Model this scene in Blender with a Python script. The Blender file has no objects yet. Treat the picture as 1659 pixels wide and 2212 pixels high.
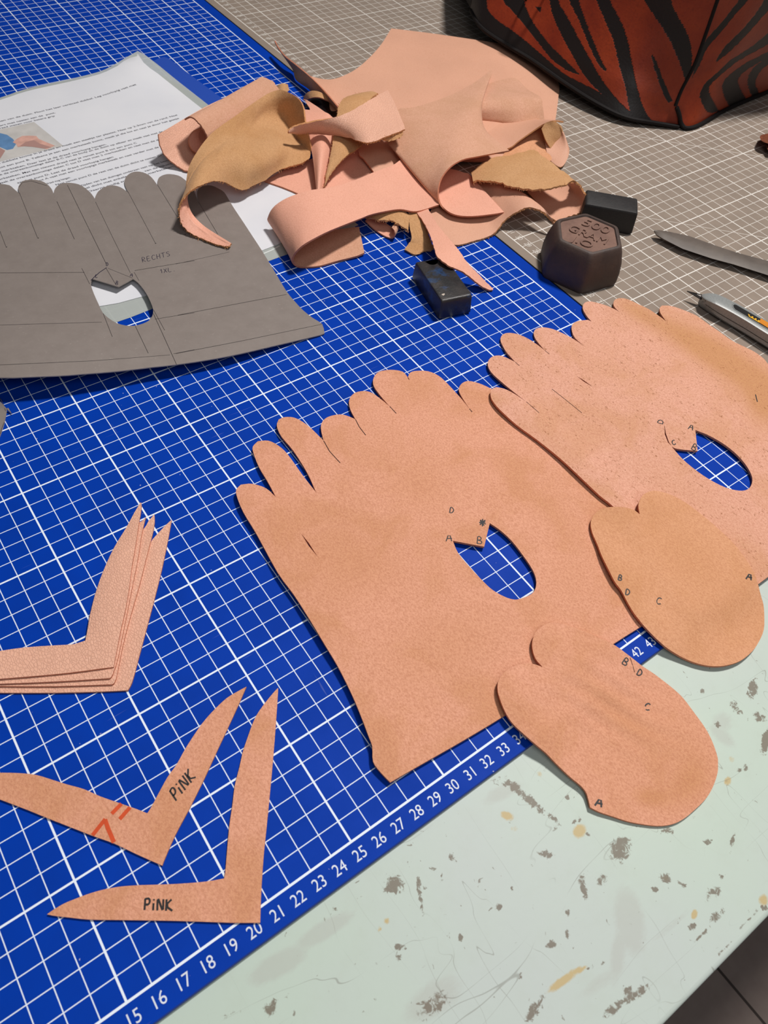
import bpy, bmesh, math, random
import numpy as np
from mathutils import Matrix, Vector
from mathutils.geometry import delaunay_2d_cdt

random.seed(7); np.random.seed(7)
SC = bpy.context.scene
COL = SC.collection
S = 0.01                                   # all lengths below are in centimetres

# ------------------------------------------------------------------ camera
CAM_R = np.array([[0.81602547, -0.5728466, 0.07713106],
                  [-0.42458364, -0.68460021, -0.59249581],
                  [0.39221315, 0.45074309, -0.8018725]])      # rows: right, down, forward
CAM_C = np.array([19.57470006, -5.58986974, 33.92189382])
FPX = 1624.878
cam = bpy.data.cameras.new('camera'); camo = bpy.data.objects.new('camera', cam); COL.objects.link(camo)
m = Matrix.Identity(4)
for i in range(3):
    m[i][0] = CAM_R[0][i]; m[i][1] = -CAM_R[1][i]; m[i][2] = -CAM_R[2][i]; m[i][3] = CAM_C[i] * S
camo.matrix_world = m
cam.sensor_fit = 'VERTICAL'; cam.sensor_height = 24; cam.sensor_width = 18
cam.lens = FPX * 24 / 2212
cam.clip_start = 0.01; cam.clip_end = 50
cam.dof.use_dof = True; cam.dof.focus_distance = 0.46; cam.dof.aperture_fstop = 15
SC.camera = camo

# ------------------------------------------------------------------ light, exposure
SC.view_settings.view_transform = 'Standard'; SC.view_settings.look = 'None'
SC.view_settings.gamma = 1.0; SC.view_settings.use_curve_mapping = False
SC.view_settings.exposure = 0.0
world = bpy.data.worlds.new('world'); SC.world = world; world.use_nodes = True
world.node_tree.nodes['Background'].inputs[0].default_value = (0.93, 0.95, 1.0, 1)
world.node_tree.nodes['Background'].inputs[1].default_value = 0.075

def area_light(name, loc, target, size, power, color):
    l = bpy.data.lights.new(name, 'AREA'); l.shape = 'DISK'; l.size = size; l.energy = power; l.color = color
    o = bpy.data.objects.new(name, l); COL.objects.link(o)
    o.location = Vector(loc) * S
    o.rotation_euler = (Vector(target) - Vector(loc)).to_track_quat('-Z', 'Y').to_euler()
    return o
area_light('workshop_lamp', (104, 30, 145), (36, 2, 0), 0.20, 25.0, (1.0, 0.965, 0.93))
area_light('fill_light', (18, -38, 80), (38, 8, 0), 0.6, 2.2, (0.97, 0.98, 1.0))  # added soft fill, low on the near side; stands for room daylight

# ------------------------------------------------------------------ pixel <-> bench
def U(px, py, z=0.0):
    """point of the place seen at (px, py) of the photograph, at height z above the cutting mat"""
    v = CAM_R.T @ np.array([(px - 829.5) / FPX, (py - 1106) / FPX, 1.0])
    return CAM_C + v * ((z - CAM_C[2]) / v[2])
def PJ(p):
    p = np.atleast_2d(np.asarray(p, float)); q = (p - CAM_C) @ CAM_R.T
    return np.stack([829.5 + FPX * q[:, 0] / q[:, 2], 1106 + FPX * q[:, 1] / q[:, 2]], 1)

# ------------------------------------------------------------------ node helpers
def lin(c):
    r = []
    for v in c:
        v = v / 255.0
        r.append(v / 12.92 if v <= 0.04045 else ((v + 0.055) / 1.055) ** 2.4)
    return (*r, 1.0)
class NT:
    def __init__(s, name):
        s.m = bpy.data.materials.new(name); s.m.use_nodes = True
        s.t = s.m.node_tree; s.b = s.t.nodes['Principled BSDF']
    def n(s, typ, **kw):
        x = s.t.nodes.new(typ)
        for k, v in kw.items(): setattr(x, k, v)
        return x
    def put(s, sock, v):
        if v is None: return
        if hasattr(v, 'is_output'): s.t.links.new(v, sock)
        else: sock.default_value = v
    def math(s, op, a, b=None, c=None, clamp=False):
        x = s.n('ShaderNodeMath', operation=op); x.use_clamp = clamp
        s.put(x.inputs[0], a); s.put(x.inputs[1], b)
        if c is not None: s.put(x.inputs[2], c)
        return x.outputs[0]
    def mix(s, f, a, b, typ='MIX'):
        x = s.n('ShaderNodeMix', data_type='RGBA', blend_type=typ)
        s.put(x.inputs[0], f); s.put(x.inputs[6], a); s.put(x.inputs[7], b); return x.outputs[2]
    def coord(s, kind='Object'):
        return s.n('ShaderNodeTexCoord').outputs[kind]
    def mapping(s, vec, scale=(1, 1, 1), rot=(0, 0, 0), loc=(0, 0, 0)):
        x = s.n('ShaderNodeMapping'); s.put(x.inputs[0], vec)
        x.inputs['Scale'].default_value = scale; x.inputs['Rotation'].default_value = rot
        x.inputs['Location'].default_value = loc; return x.outputs[0]
    def noise(s, vec, scale, detail=2.0, rough=0.5, dist=0.0):
        x = s.n('ShaderNodeTexNoise'); s.put(x.inputs['Vector'], vec)
        x.inputs['Scale'].default_value = scale; x.inputs['Detail'].default_value = detail
        x.inputs['Roughness'].default_value = rough; x.inputs['Distortion'].default_value = dist
        return x.outputs[0]
    def voro(s, vec, scale, feature='F1'):
        x = s.n('ShaderNodeTexVoronoi', feature=feature); s.put(x.inputs['Vector'], vec)
        x.inputs['Scale'].default_value = scale; return x.outputs['Distance']
    def ramp(s, f, a, b):
        x = s.n('ShaderNodeMapRange'); x.clamp = True; s.put(x.inputs[0], f)
        x.inputs[1].default_value = a; x.inputs[2].default_value = b
        return x.outputs[0]
    def attr(s, name):
        return s.n('ShaderNodeAttribute', attribute_name=name).outputs
    def bump(s, h, strength, dist):
        x = s.n('ShaderNodeBump'); s.put(x.inputs['Height'], h)
        x.inputs['Strength'].default_value = strength; x.inputs['Distance'].default_value = dist
        s.t.links.new(x.outputs[0], s.b.inputs['Normal'])
    def done(s, color, rough=0.6, metal=0.0, spec=0.5):
        s.put(s.b.inputs['Base Color'], color); s.put(s.b.inputs['Roughness'], rough)
        s.put(s.b.inputs['Metallic'], metal); s.b.inputs['Specular IOR Level'].default_value = spec
        return s.m

def plain(name, c, rough=0.6, metal=0.0, spec=0.5, var=0.0, scale=300):
    k = NT(name)
    col = lin(c)
    if var:
        n = k.noise(k.coord(), scale, 4)
        dark = tuple(v * (1 - var) for v in col[:3]) + (1,); light = tuple(min(1, v * (1 + var)) for v in col[:3]) + (1,)
        col = k.mix(k.ramp(n, .3, .7), dark, light)
    return k.done(col, rough, metal, spec)

def suede(name, base, tan, dark, patch=0.45, speck=0.0, fuzz=0.5):
    """flesh side of the leather: napped, mottled, dull"""
    k = NT(name); c = k.coord()
    big = k.ramp(k.noise(c, 26, 4, .6, .6), .42, .64)
    at = k.attr('tan')[2]
    f = k.math('MULTIPLY', big, patch)
    f = k.math('MAXIMUM', f, at, clamp=True)
    col = k.mix(f, lin(base), lin(tan))
    nap = k.noise(k.mapping(c, (1, .7, 1), (0, 0, .5)), 1150, 3, .65, .6)
    col = k.mix(k.math('MULTIPLY', k.ramp(nap, .60, .36), fuzz), col, lin(dark))
    if speck:
        sp = k.noise(k.mapping(c, (1, .55, 1), (0, 0, .6)), 620, 1, .5, 1.5)
        sp = k.ramp(sp, .64, .74)
        col = k.mix(k.math('MULTIPLY', sp, speck), col, lin((140, 88, 52)))
    h = k.math('ADD', k.noise(c, 2200, 2), k.math('MULTIPLY', nap, .9))
    k.bump(h, 0.35, 0.0006)
    k.b.inputs['Sheen Weight'].default_value = 0.08
    return k.done(col, 0.92, 0, 0.15)

def grain(name, base, dark, scale=430, strength=.45, rough=.5, lines=.38):
    """hair side of the leather: pebbled, a little glossy"""
    k = NT(name); c = k.coord()
    cells = k.voro(k.mapping(c, (1, .6, 1), (0, 0, .5)), scale, 'DISTANCE_TO_EDGE')
    crease = k.ramp(cells, .0, .10)
    mott = k.ramp(k.noise(c, 25, 3), .35, .7)
    col = k.mix(k.math('MULTIPLY', mott, .5), lin(base), lin(tuple(v * .93 for v in base)))
    col = k.mix(k.math('MULTIPLY', k.math('SUBTRACT', 1.0, crease), lines), col, lin(dark))
    k.bump(k.math('ADD', k.math('MULTIPLY', crease, .7), k.math('MULTIPLY', k.noise(c, 240, 3), .8)), strength, 0.0005)
    return k.done(col, rough, 0, 0.35)

def grid_mat(name, base, line, ox, oy, px_, py_, x0, x1, y0, y1, w1, w2, wear, diag=()):
    """printed cutting mat: 1 cm lines, heavier every 5, worn through in places"""
    k = NT(name); c = k.coord()
    sep = k.n('ShaderNodeSeparateXYZ'); k.put(sep.inputs[0], c)
    X = k.math('MULTIPLY', sep.outputs[0], 100.0); Y = k.math('MULTIPLY', sep.outputs[1], 100.0)
    def lines(v, o, p, w):
        u = k.math('DIVIDE', k.math('SUBTRACT', v, o), p)
        d = k.math('ABSOLUTE', k.math('SUBTRACT', k.math('FRACT', k.math('ADD', u, .5)), .5))
        return k.math('LESS_THAN', k.math('MULTIPLY', d, p), w / 2)
    def single(v, at, w):
        return k.math('LESS_THAN', k.math('ABSOLUTE', k.math('SUBTRACT', v, at)), w / 2)
    thin = k.math('MAXIMUM', lines(X, ox, px_ / 5, w1), lines(Y, oy, py_ / 5, w1))
    thick = k.math('MAXIMUM', lines(X, ox, px_, w2), lines(Y, oy, py_, w2))
    wn = k.noise(c, 260, 4, .65)
    wb = k.noise(c, 22, 2, .5)
    worn = k.math('GREATER_THAN', k.math('ADD', wn, k.math('MULTIPLY', wb, .35)), wear)
    mask = k.math('MAXIMUM', k.math('MULTIPLY', thin, .9), thick)
    for (a, b, cc, w) in diag:
        d = k.math('ABSOLUTE', k.math('SUBTRACT', k.math('ADD', k.math('MULTIPLY', X, a), k.math('MULTIPLY', Y, b)), cc))
        mask = k.math('MAXIMUM', mask, k.math('MULTIPLY', k.math('LESS_THAN', d, w / 2), .7))
    for v, lo, hi in ((X, x0, x1), (Y, y0, y1)):
        mask = k.math('MULTIPLY', mask, k.math('MULTIPLY', k.math('GREATER_THAN', v, lo - w2 / 2), k.math('LESS_THAN', v, hi + w2 / 2)))
    inx = k.math('MULTIPLY', k.math('GREATER_THAN', X, x0 - w2 / 2), k.math('LESS_THAN', X, x1 + w2 / 2))
    iny = k.math('MULTIPLY', k.math('GREATER_THAN', Y, y0 - w2 / 2), k.math('LESS_THAN', Y, y1 + w2 / 2))
    frame = k.math('MAXIMUM', k.math('MULTIPLY', k.math('MAXIMUM', single(X, x0, w2), single(X, x1, w2)), iny),
                   k.math('MULTIPLY', single(Y, y0, w2 * 1.15), inx))
    mask = k.math('MULTIPLY', k.math('MAXIMUM', mask, frame), worn)
    grime = k.ramp(k.noise(c, 30, 5, .6), .35, .75)
    b2 = tuple(v * .84 for v in lin(base)[:3]) + (1,)
    col = k.mix(grime, lin(base), b2)
    # fine knife scratches
    sc = k.noise(k.mapping(c, (9, 260, 1), (0, 0, .5)), 2.2, 2, .6, .3)
    sc2 = k.noise(k.mapping(c, (300, 10, 1), (0, 0, -.25)), 2.2, 2, .6, .3)
    scr = k.math('MAXIMUM', k.ramp(sc, .73, .80), k.ramp(sc2, .75, .82))
    col = k.mix(k.math('MULTIPLY', scr, .16), col, lin(line))
    fl = k.ramp(k.noise(c, 420, 1, .4), .80, .84)
    col = k.mix(k.math('MULTIPLY', fl, .6), col, lin((225, 222, 225)))
    col = k.mix(mask, col, lin(line))
    k.bump(k.math('ADD', k.noise(c, 1600, 2), k.math('MULTIPLY', scr, -1.5)), .12, .0002)
    return k.done(col, k.math('ADD', k.math('MULTIPLY', grime, .1), .5), 0, .07)

# ------------------------------------------------------------------ object helpers
def tag(o, label=None, cat=None, group=None, kind=None):
    if label: o['label'] = label
    if cat: o['category'] = cat
    if group: o['group'] = group
    if kind: o['kind'] = kind
    return o
def make(name, verts, faces, mats, parent=None, origin=None, midx=None, smooth=True, sharp=35, attrs=None, tan=None):
    """one mesh object; verts in centimetres in bench coordinates"""
    v = np.asarray(verts, float)
    if parent is not None: org = np.array(parent.location) / S
    elif origin is not None: org = np.array(origin, float)
    else: org = np.array([(v[:, 0].min() + v[:, 0].max()) / 2, (v[:, 1].min() + v[:, 1].max()) / 2, v[:, 2].min()])
    me = bpy.data.meshes.new(name)
    me.from_pydata(((v - org) * S).tolist(), [], [tuple(int(q) for q in f) for f in faces])
    for mm in (mats if isinstance(mats, (list, tuple)) else [mats]): me.materials.append(mm)
    if midx is not None: me.polygons.foreach_set('material_index', np.asarray(midx, np.int32))
    for an, av in (attrs or {}).items():
        av = np.asarray(av, np.float32)
        if av.ndim == 2:
            a = me.attributes.new(an, 'FLOAT_COLOR', 'POINT'); a.data.foreach_set('color', np.c_[av, np.ones(len(av))].astype(np.float32).ravel())
        else:
            a = me.attributes.new(an, 'FLOAT', 'POINT'); a.data.foreach_set('value', av)
    me.update()
    bm = bmesh.new(); bm.from_mesh(me); bmesh.ops.recalc_face_normals(bm, faces=bm.faces) if midx is None else None
    bm.to_mesh(me); bm.free()
    me.polygons.foreach_set('use_smooth', np.full(len(me.polygons), smooth))
    if smooth: me.set_sharp_from_angle(angle=math.radians(sharp))
    o = bpy.data.objects.new(name, me); COL.objects.link(o)
    if parent is not None: o.parent = parent
    else: o.location = org * S
    return o
def empty(name, loc):
    o = bpy.data.objects.new(name, None); COL.objects.link(o); o.location = Vector(tuple(loc)) * S
    o.empty_display_size = .01
    return o
class MB:
    """collects shapes of ONE mesh"""
    def __init__(s): s.v = []; s.f = []
    def add(s, v, f):
        o = len(s.v); s.v += [tuple(p) for p in v]; s.f += [tuple(i + o for i in q) for q in f]
    def box(s, lo, hi, M=None):
        p = np.array([[x, y, z] for z in (lo[2], hi[2]) for y in (lo[1], hi[1]) for x in (lo[0], hi[0])], float)
        if M is not None: p = p @ M[:3, :3].T + M[:3, 3]
        s.add(p, [(0, 2, 3, 1), (4, 5, 7, 6), (0, 1, 5, 4), (2, 6, 7, 3), (0, 4, 6, 2), (1, 3, 7, 5)])
    def rings(s, R, cap=True):
        n = len(R[0]); o = len(s.v)
        for r in R: s.v += [tuple(p) for p in r]
        for i in range(len(R) - 1):
            for j in range(n):
                k = (j + 1) % n
                s.f.append((o + i * n + j, o + i * n + k, o + (i + 1) * n + k, o + (i + 1) * n + j))
        if cap:
            s.f.append(tuple(o + j for j in range(n))[::-1]); s.f.append(tuple(o + (len(R) - 1) * n + j for j in range(n)))
    def make(s, name, mats, **kw): return make(name, s.v, s.f, mats, **kw)

def catmull(P, n, closed=False):
    """P (k,d) -> n points, evenly in parameter"""
    P = np.asarray(P, float); k = len(P)
    t = np.linspace(0, k - 1, n)
    i = np.minimum(t.astype(int), k - 2); u = (t - i)[:, None]
    g = lambda j: P[np.clip(j, 0, k - 1)]
    p0, p1, p2, p3 = g(i - 1), g(i), g(i + 1), g(i + 2)
    p0 = np.where((i == 0)[:, None], 2 * p1 - p2, p0); p3 = np.where((i == k - 2)[:, None], 2 * p2 - p1, p3)
    return .5 * ((2 * p1) + (-p0 + p2) * u + (2 * p0 - 5 * p1 + 4 * p2 - p3) * u * u + (-p0 + 3 * p1 - 3 * p2 + p3) * u ** 3)

# ------------------------------------------------------------------ heights of what already lies on the bench
HX0, HY0, HD = -40.0, -20.0, 0.25
HNX, HNY = int(160 / HD), int(130 / HD)
gx = HX0 + np.arange(HNX) * HD; gy = HY0 + np.arange(HNY) * HD
GX, GY = np.meshgrid(gx, gy)
BENCH_Z = -0.3
H = np.where((GY > -1.17), 0.0, BENCH_Z)
def sample(A, x, y):
    u = np.clip((np.asarray(x) - HX0) / HD, 0, HNX - 1.001); v = np.clip((np.asarray(y) - HY0) / HD, 0, HNY - 1.001)
    i = u.astype(int); j = v.astype(int); a = u - i; b = v - j
    return (A[j, i] * (1 - a) + A[j, i + 1] * a) * (1 - b) + (A[j + 1, i] * (1 - a) + A[j + 1, i + 1] * a) * b
def inside(poly, x, y):
    poly = np.asarray(poly); x = np.asarray(x, float); y = np.asarray(y, float); c = np.zeros(x.shape, bool); n = len(poly)
    for i in range(n):
        x1, y1 = poly[i]; x2, y2 = poly[(i + 1) % n]
        if y1 == y2: continue
        k = ((y1 > y) != (y2 > y)) & (x < (x2 - x1) * (y - y1) / (y2 - y1) + x1); c ^= k
    return c
def blur(A, r):
    k = np.exp(-.5 * (np.arange(-3 * r, 3 * r + 1) / r) ** 2); k /= k.sum(); n = 3 * r
    B = np.pad(A, n, mode='edge'); B = sum(k[i] * B[:, i:i + A.shape[1]] for i in range(2 * n + 1))
    return sum(k[i] * B[i:i + A.shape[0]] for i in range(2 * n + 1))
def dil(A, r):
    B = A.copy()
    for i in range(-r, r + 1):
        for j in range(-r, r + 1):
            if i * i + j * j <= r * r: B = np.maximum(B, np.roll(np.roll(A, i, 0), j, 1))
    return B

def smooth_outline(P, sub=3, corner=50):
    P = np.asarray(P, float); n = len(P); out = []
    d = [(P[(i + 1) % n] - P[i]) for i in range(n)]
    def ang(i):
        a, b = d[i - 1], d[i]; return abs(math.degrees(math.atan2(a[0] * b[1] - a[1] * b[0], a @ b)))
    cr = [ang(i) > corner for i in range(n)]
    for i in range(n):
        p1, p2 = P[i], P[(i + 1) % n]
        p0 = 2 * p1 - p2 if cr[i] else P[i - 1]
        p3 = 2 * p2 - p1 if cr[(i + 1) % n] else P[(i + 2) % n]
        for s_ in range(sub):
            u = s_ / sub
            out.append(.5 * ((2 * p1) + (-p0 + p2) * u + (2 * p0 - 5 * p1 + 4 * p2 - p3) * u * u + (-p0 + 3 * p1 - 3 * p2 + p3) * u ** 3))
    return np.array(out)

class Sheet: pass
def drape(name, outline, mats, thick, holes=(), lifts=(), step=.45, soft=2, gap=.012, wav=0.0, sub=3, corner=50, tan=None,
          stamp=True, parent=None, origin=None, rough=0.0, base=None, ripple=None):
    """a flat piece cut to an outline seen in the photograph, lying over whatever is under it"""
    global H
    Hs = H if base is None else np.full_like(H, base)
    sup = np.maximum(blur(dil(Hs, soft), soft), Hs) + gap
    W = np.zeros_like(H)
    if wav:
        rs = np.random.RandomState(abs(hash(name)) % 1000 if False else len(name) * 7 + int(abs(outline[0][0])))
        W = blur(rs.randn(*H.shape), 10); W = (W - W.min()) / (W.max() - W.min()) * wav
    for (lx, ly, r, h) in lifts:
        c = U(lx, ly, 0); W = W + h * np.exp(-((GX - c[0]) ** 2 + (GY - c[1]) ** 2) / (2 * r * r))
    if ripple:                                            # soft creases: (centre, second point along the crease, reach, spacing, height)
        (rx, ry), (qx, qy), rr, lam, amp = ripple; c = U(rx, ry, 0); d = (U(qx, qy, 0) - c)[:2]; d /= np.linalg.norm(d)
        al = (GX - c[0]) * d[0] + (GY - c[1]) * d[1]; ac = -(GX - c[0]) * d[1] + (GY - c[1]) * d[0]
        W = W + amp * (1 + np.sin(2 * math.pi * (ac + .15 * np.sin(al * .9)) / lam)) * np.exp(-(al / rr) ** 2 - (ac / rr * 1.5) ** 2)
    zf = sup + W
    top = zf + thick
    def world(pts):
        q = np.array([U(a, b, 0) for a, b in pts])
        for _ in range(5):
            z = sample(top, q[:, 0], q[:, 1]); q = np.array([U(a, b, zz) for (a, b), zz in zip(pts, z)])
        return q[:, :2]
    out = smooth_outline(world(outline), sub, corner)
    if rough: out = out + np.random.randn(*out.shape) * rough
    hol = [smooth_outline(world(h), sub if len(h) > 6 else 1, corner) for h in holes]
    x0, y0 = out.min(0); x1, y1 = out.max(0)
    pts = [tuple(p) for p in out]; edges = [(i, (i + 1) % len(out)) for i in range(len(out))]
    for h in hol:
        o = len(pts); pts += [tuple(p) for p in h]; edges += [(o + i, o + (i + 1) % len(h)) for i in range(len(h))]
    nb = len(pts); B = np.array(pts)
    ax, ay = np.meshgrid(np.arange(x0, x1, step), np.arange(y0, y1, step)); ax = ax + (np.arange(ax.shape[0]) % 2)[:, None] * step / 2
    ax, ay = ax.ravel(), ay.ravel(); k = inside(out, ax, ay)
    for h in hol: k &= ~inside(h, ax, ay)
    ax, ay = ax[k], ay[k]
    dmin = np.full(len(ax), 9e9)
    for q in B: dmin = np.minimum(dmin, (ax - q[0]) ** 2 + (ay - q[1]) ** 2)
    k = dmin > (step * .45) ** 2
    pts += list(zip(ax[k], ay[k]))
    r = delaunay_2d_cdt([Vector(p) for p in pts], edges, [], 0, 1e-6)
    V = np.array([tuple(p) for p in r[0]]); F = np.array([f for f in r[2] if len(f) == 3])
    cen = V[F].mean(1); k = inside(out, cen[:, 0], cen[:, 1])
    for h in hol: k &= ~inside(h, cen[:, 0], cen[:, 1])
    F = F[k]
    e = V[F]; cr = (e[:, 1, 0] - e[:, 0, 0]) * (e[:, 2, 1] - e[:, 0, 1]) - (e[:, 1, 1] - e[:, 0, 1]) * (e[:, 2, 0] - e[:, 0, 0])
    F[cr < 0] = F[cr < 0][:, ::-1]
    zb = sample(zf, V[:, 0], V[:, 1])
    n = len(V); VV = np.r_[np.c_[V, zb + thick], np.c_[V, zb]]
    ec = {}
    for f in F:
        for a, b in ((f[0], f[1]), (f[1], f[2]), (f[2], f[0])): ec[(a, b)] = 1
    rim = [(b, a, a + n, b + n) for (a, b) in ec if (b, a) not in ec]
    faces = [tuple(f) for f in F] + [tuple(f[::-1] + n) for f in F] + rim
    midx = [0] * len(F) + [1] * len(F) + [2] * len(rim)
    if not isinstance(mats, (list, tuple)): mats = [mats] * 3
    attrs = None
    if tan is not None:
        px = PJ(VV); a = np.zeros(len(VV))
        for (tx, ty, rx, ry, an, st) in tan:
            c, s_ = math.cos(math.radians(an)), math.sin(math.radians(an)); dx, dy = px[:, 0] - tx, px[:, 1] - ty
            a = a + st * np.exp(-(((dx * c + dy * s_) / rx) ** 2 + ((-dx * s_ + dy * c) / ry) ** 2))
        attrs = {'tan': np.clip(a, 0, 1)}
    o = make(name, VV, faces, list(mats), parent=parent, origin=origin, midx=midx, sharp=40, attrs=attrs)
    if stamp:
        k = inside(out, GX.ravel(), GY.ravel()).reshape(GX.shape)
        for h in hol: k &= ~inside(h, GX.ravel(), GY.ravel()).reshape(GX.shape)
        H = np.where(k, np.maximum(H, top), H)
    sh = Sheet(); sh.o = o; sh.top = top; sh.out = out
    return sh
def on(sh, px, py, lift=.004):
    q = U(px, py, 0)
    for _ in range(6): q = U(px, py, float(sample(sh.top, q[0], q[1])) + lift)
    return q

# ------------------------------------------------------------------ curled pieces
def loft(name, curves, mats, thick=.12, nu=None, nv=None, flip=None, parent=None, fray=0.0, frows=(0, -1), lin_v=False, bulge=0.0, probe=(.5, .5), fibres=None):
    """a curled piece of leather: each curve is a line across it, as (px, py, height)"""
    C = np.array([[U(*p) for p in c] for c in curves])           # (nc, np, 3)
    npt = C.shape[1]
    nv_ = nv or (npt - 1) * 5 + 1; nu_ = nu or (13 if len(curves) == 2 else (len(curves) - 1) * 6 + 1)
    A = np.stack([catmull(c, nv_) for c in C])                    # along
    G = np.stack([catmull(A[:, j], nu_) for j in range(nv_)], 1)  # across
    du = np.gradient(G, axis=0); dv = np.gradient(G, axis=1)
    N = np.cross(du, dv); N /= np.maximum(np.linalg.norm(N, axis=2, keepdims=True), 1e-9)
    i, j = int(probe[0] * (nu_ - 1)), int(probe[1] * (nv_ - 1))
    if N[i, j] @ (CAM_C - G[i, j]) < 0: N = -N; sgn = -1
    else: sgn = 1
    if bulge:
        t = np.linspace(0, 1, nu_)[:, None, None]; G = G + N * (4 * t * (1 - t)) * bulge
    if fray:
        for row in frows: G[row] += np.random.randn(nv_, 3) * fray
    T, Bm = G + N * thick / 2, G - N * thick / 2
    n = nu_ * nv_; V = np.r_[T.reshape(-1, 3), Bm.reshape(-1, 3)]
    idx = np.arange(n).reshape(nu_, nv_)
    q = np.stack([idx[:-1, :-1], idx[1:, :-1], idx[1:, 1:], idx[:-1, 1:]], 2).reshape(-1, 4)
    if sgn < 0: q = q[:, ::-1]
    ring = list(idx[0, :]) + list(idx[1:, -1]) + list(idx[-1, -2::-1]) + list(idx[-2:0:-1, 0])
    rim = [(ring[a], ring[(a + 1) % len(ring)], ring[(a + 1) % len(ring)] + n, ring[a] + n) for a in range(len(ring))]
    if sgn < 0: rim = [r[::-1] for r in rim]
    rim = [r[::-1] for r in rim] if False else rim
    faces = [tuple(f) for f in q] + [tuple(f[::-1] + n) for f in q] + rim
    midx = [0] * len(q) + [1] * len(q) + [2] * len(rim)
    if not isinstance(mats, (list, tuple)): mats = [mats] * 3
    o = make(name, V, faces, list(mats), parent=parent, midx=midx, sharp=50)
    if fibres:                                            # loose fibres along a torn edge: (rows, how many, length)
        rows_, cnt, ln_ = fibres; mb = MB()
        for _ in range(cnt):
            r_ = random.choice(rows_); j_ = random.random() * (nv_ - 1); a_ = int(j_); p = G[r_, a_] + (G[r_, min(a_ + 1, nv_ - 1)] - G[r_, a_]) * (j_ - a_) + np.random.randn(3) * thick * .3
            out_ = (G[0, a_] - G[1, a_]) if r_ == 0 else (G[-1, a_] - G[-2, a_]); out_ = out_ / max(np.linalg.norm(out_), 1e-6)
            d1 = out_ * .5 + np.random.randn(3) * .7; d1 /= np.linalg.norm(d1); d2 = d1 + np.random.randn(3) * .7; d2 /= np.linalg.norm(d2); L_ = ln_ * random.uniform(.4, 1.2)
            p[2] = max(p[2], .06); q = [p - d1 * .03, p + d1 * L_ * .5, p + d1 * L_ * .5 + d2 * L_ * .5]
            for t_ in q: t_[2] = max(t_[2], .03)
            ribbon_mb(mb, q, random.uniform(.018, .035), up=CAM_C - p)
        tag(mb.make('frayed_fibres', mats[2], parent=o, smooth=False), kind='stuff')
    return o

# ------------------------------------------------------------------ writing
STROKES = {
 'P': [[(.1, 0), (.15, 1)], [(.12, .95), (.6, 1), (.75, .75), (.55, .5), (.14, .48)]],
 'I': [[(.1, 0), (.13, .62)], [(.15, .85), (.17, .97)]],
 'N': [[(.1, 0), (.15, 1), (.8, .05), (.85, 1)]],
 'K': [[(.12, 0), (.15, 1)], [(.8, 1), (.16, .45), (.95, .02)]],
 'R': [[(.1, 0), (.12, 1), (.6, .95), (.65, .62), (.14, .5), (.8, 0)]],
 'E': [[(.75, 1), (.15, .98), (.12, 0), (.8, .02)], [(.14, .5), (.65, .52)]],
 'C': [[(.85, .85), (.55, 1), (.2, .8), (.12, .4), (.35, .03), (.85, .12)]],
 'H': [[(.12, 0), (.14, 1)], [(.8, 0), (.82, 1)], [(.13, .5), (.8, .52)]],
 'T': [[(.05, 1), (.95, 1)], [(.5, 1), (.48, 0)]],
 'S': [[(.85, .9), (.4, 1), (.2, .75), (.75, .4), (.7, .08), (.15, .05)]],
 '1': [[(-.15, .65), (.12, 1), (.12, 0)]],
 'X': [[(.1, 0), (.85, .95)], [(.12, .95), (.9, 0)]],
 'L': [[(.2, 1), (.15, .02), (.85, .05)]],
 '.': [[(.4, .02), (.5, .08)]],
 'A': [[(.05, 0), (.5, 1), (.9, 0)], [(.2, .38), (.95, .42)]],
 'B': [[(.12, 0), (.15, 1), (.6, .92), (.6, .6), (.18, .52), (.75, .38), (.7, .05), (.12, 0)]],
 'D': [[(.12, 0), (.15, 1), (.65, .85), (.8, .45), (.55, .05), (.1, 0)]],
 '#': [[(.0, .5), (.9, .6)], [(.1, .2), (.8, .8)], [(.2, .9), (.7, .1)], [(.45, 0), (.5, 1)], [(.1, .75), (.95, .3)], [(.15, .4), (.9, .85)]],
}
def ribbon_mb(mb, P, w, up=(0, 0, 1)):
    P = np.asarray(P, float); n = len(P)
    d = np.gradient(P, axis=0); d /= np.maximum(np.linalg.norm(d, axis=1, keepdims=True), 1e-9)
    s_ = np.cross(d, np.array(up)); s_ /= np.maximum(np.linalg.norm(s_, axis=1, keepdims=True), 1e-9)
    V = np.r_[P + s_ * w / 2, P - s_ * w / 2]
    mb.add(V, [(i, i + n, i + 1 + n, i + 1) for i in range(n - 1)])
def ink_text(sh, name, text, x, y, h, ang, w, mat, wf=.75, slant=0.0, label=None):
    """handwriting: baseline start (x, y), letter height h and baseline angle as seen in the photograph"""
    a = math.radians(ang); c, s_ = math.cos(a), math.sin(a); mb = MB(); cur = 0.0
    for chh in text:
        if chh == ' ': cur += h * .5; continue
        for st in STROKES[chh]:
            pts = []
            st = np.array(st); m_ = max(2, len(st) * 3)
            for u, v in (catmull(st, m_) if len(st) > 3 else catmull(st, 4)):
                lx = cur + u * h * wf + v * h * slant; ly = -v * h
                pts.append(on(sh, x + lx * c - ly * s_, y + lx * s_ + ly * c, .006))
            ribbon_mb(mb, pts, w)
        cur += h * wf * (.55 if chh in 'I1.' else 1.12)
    o = mb.make(name, mat, parent=sh.o, smooth=False)
    if label: o['label'] = label
    return o
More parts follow.
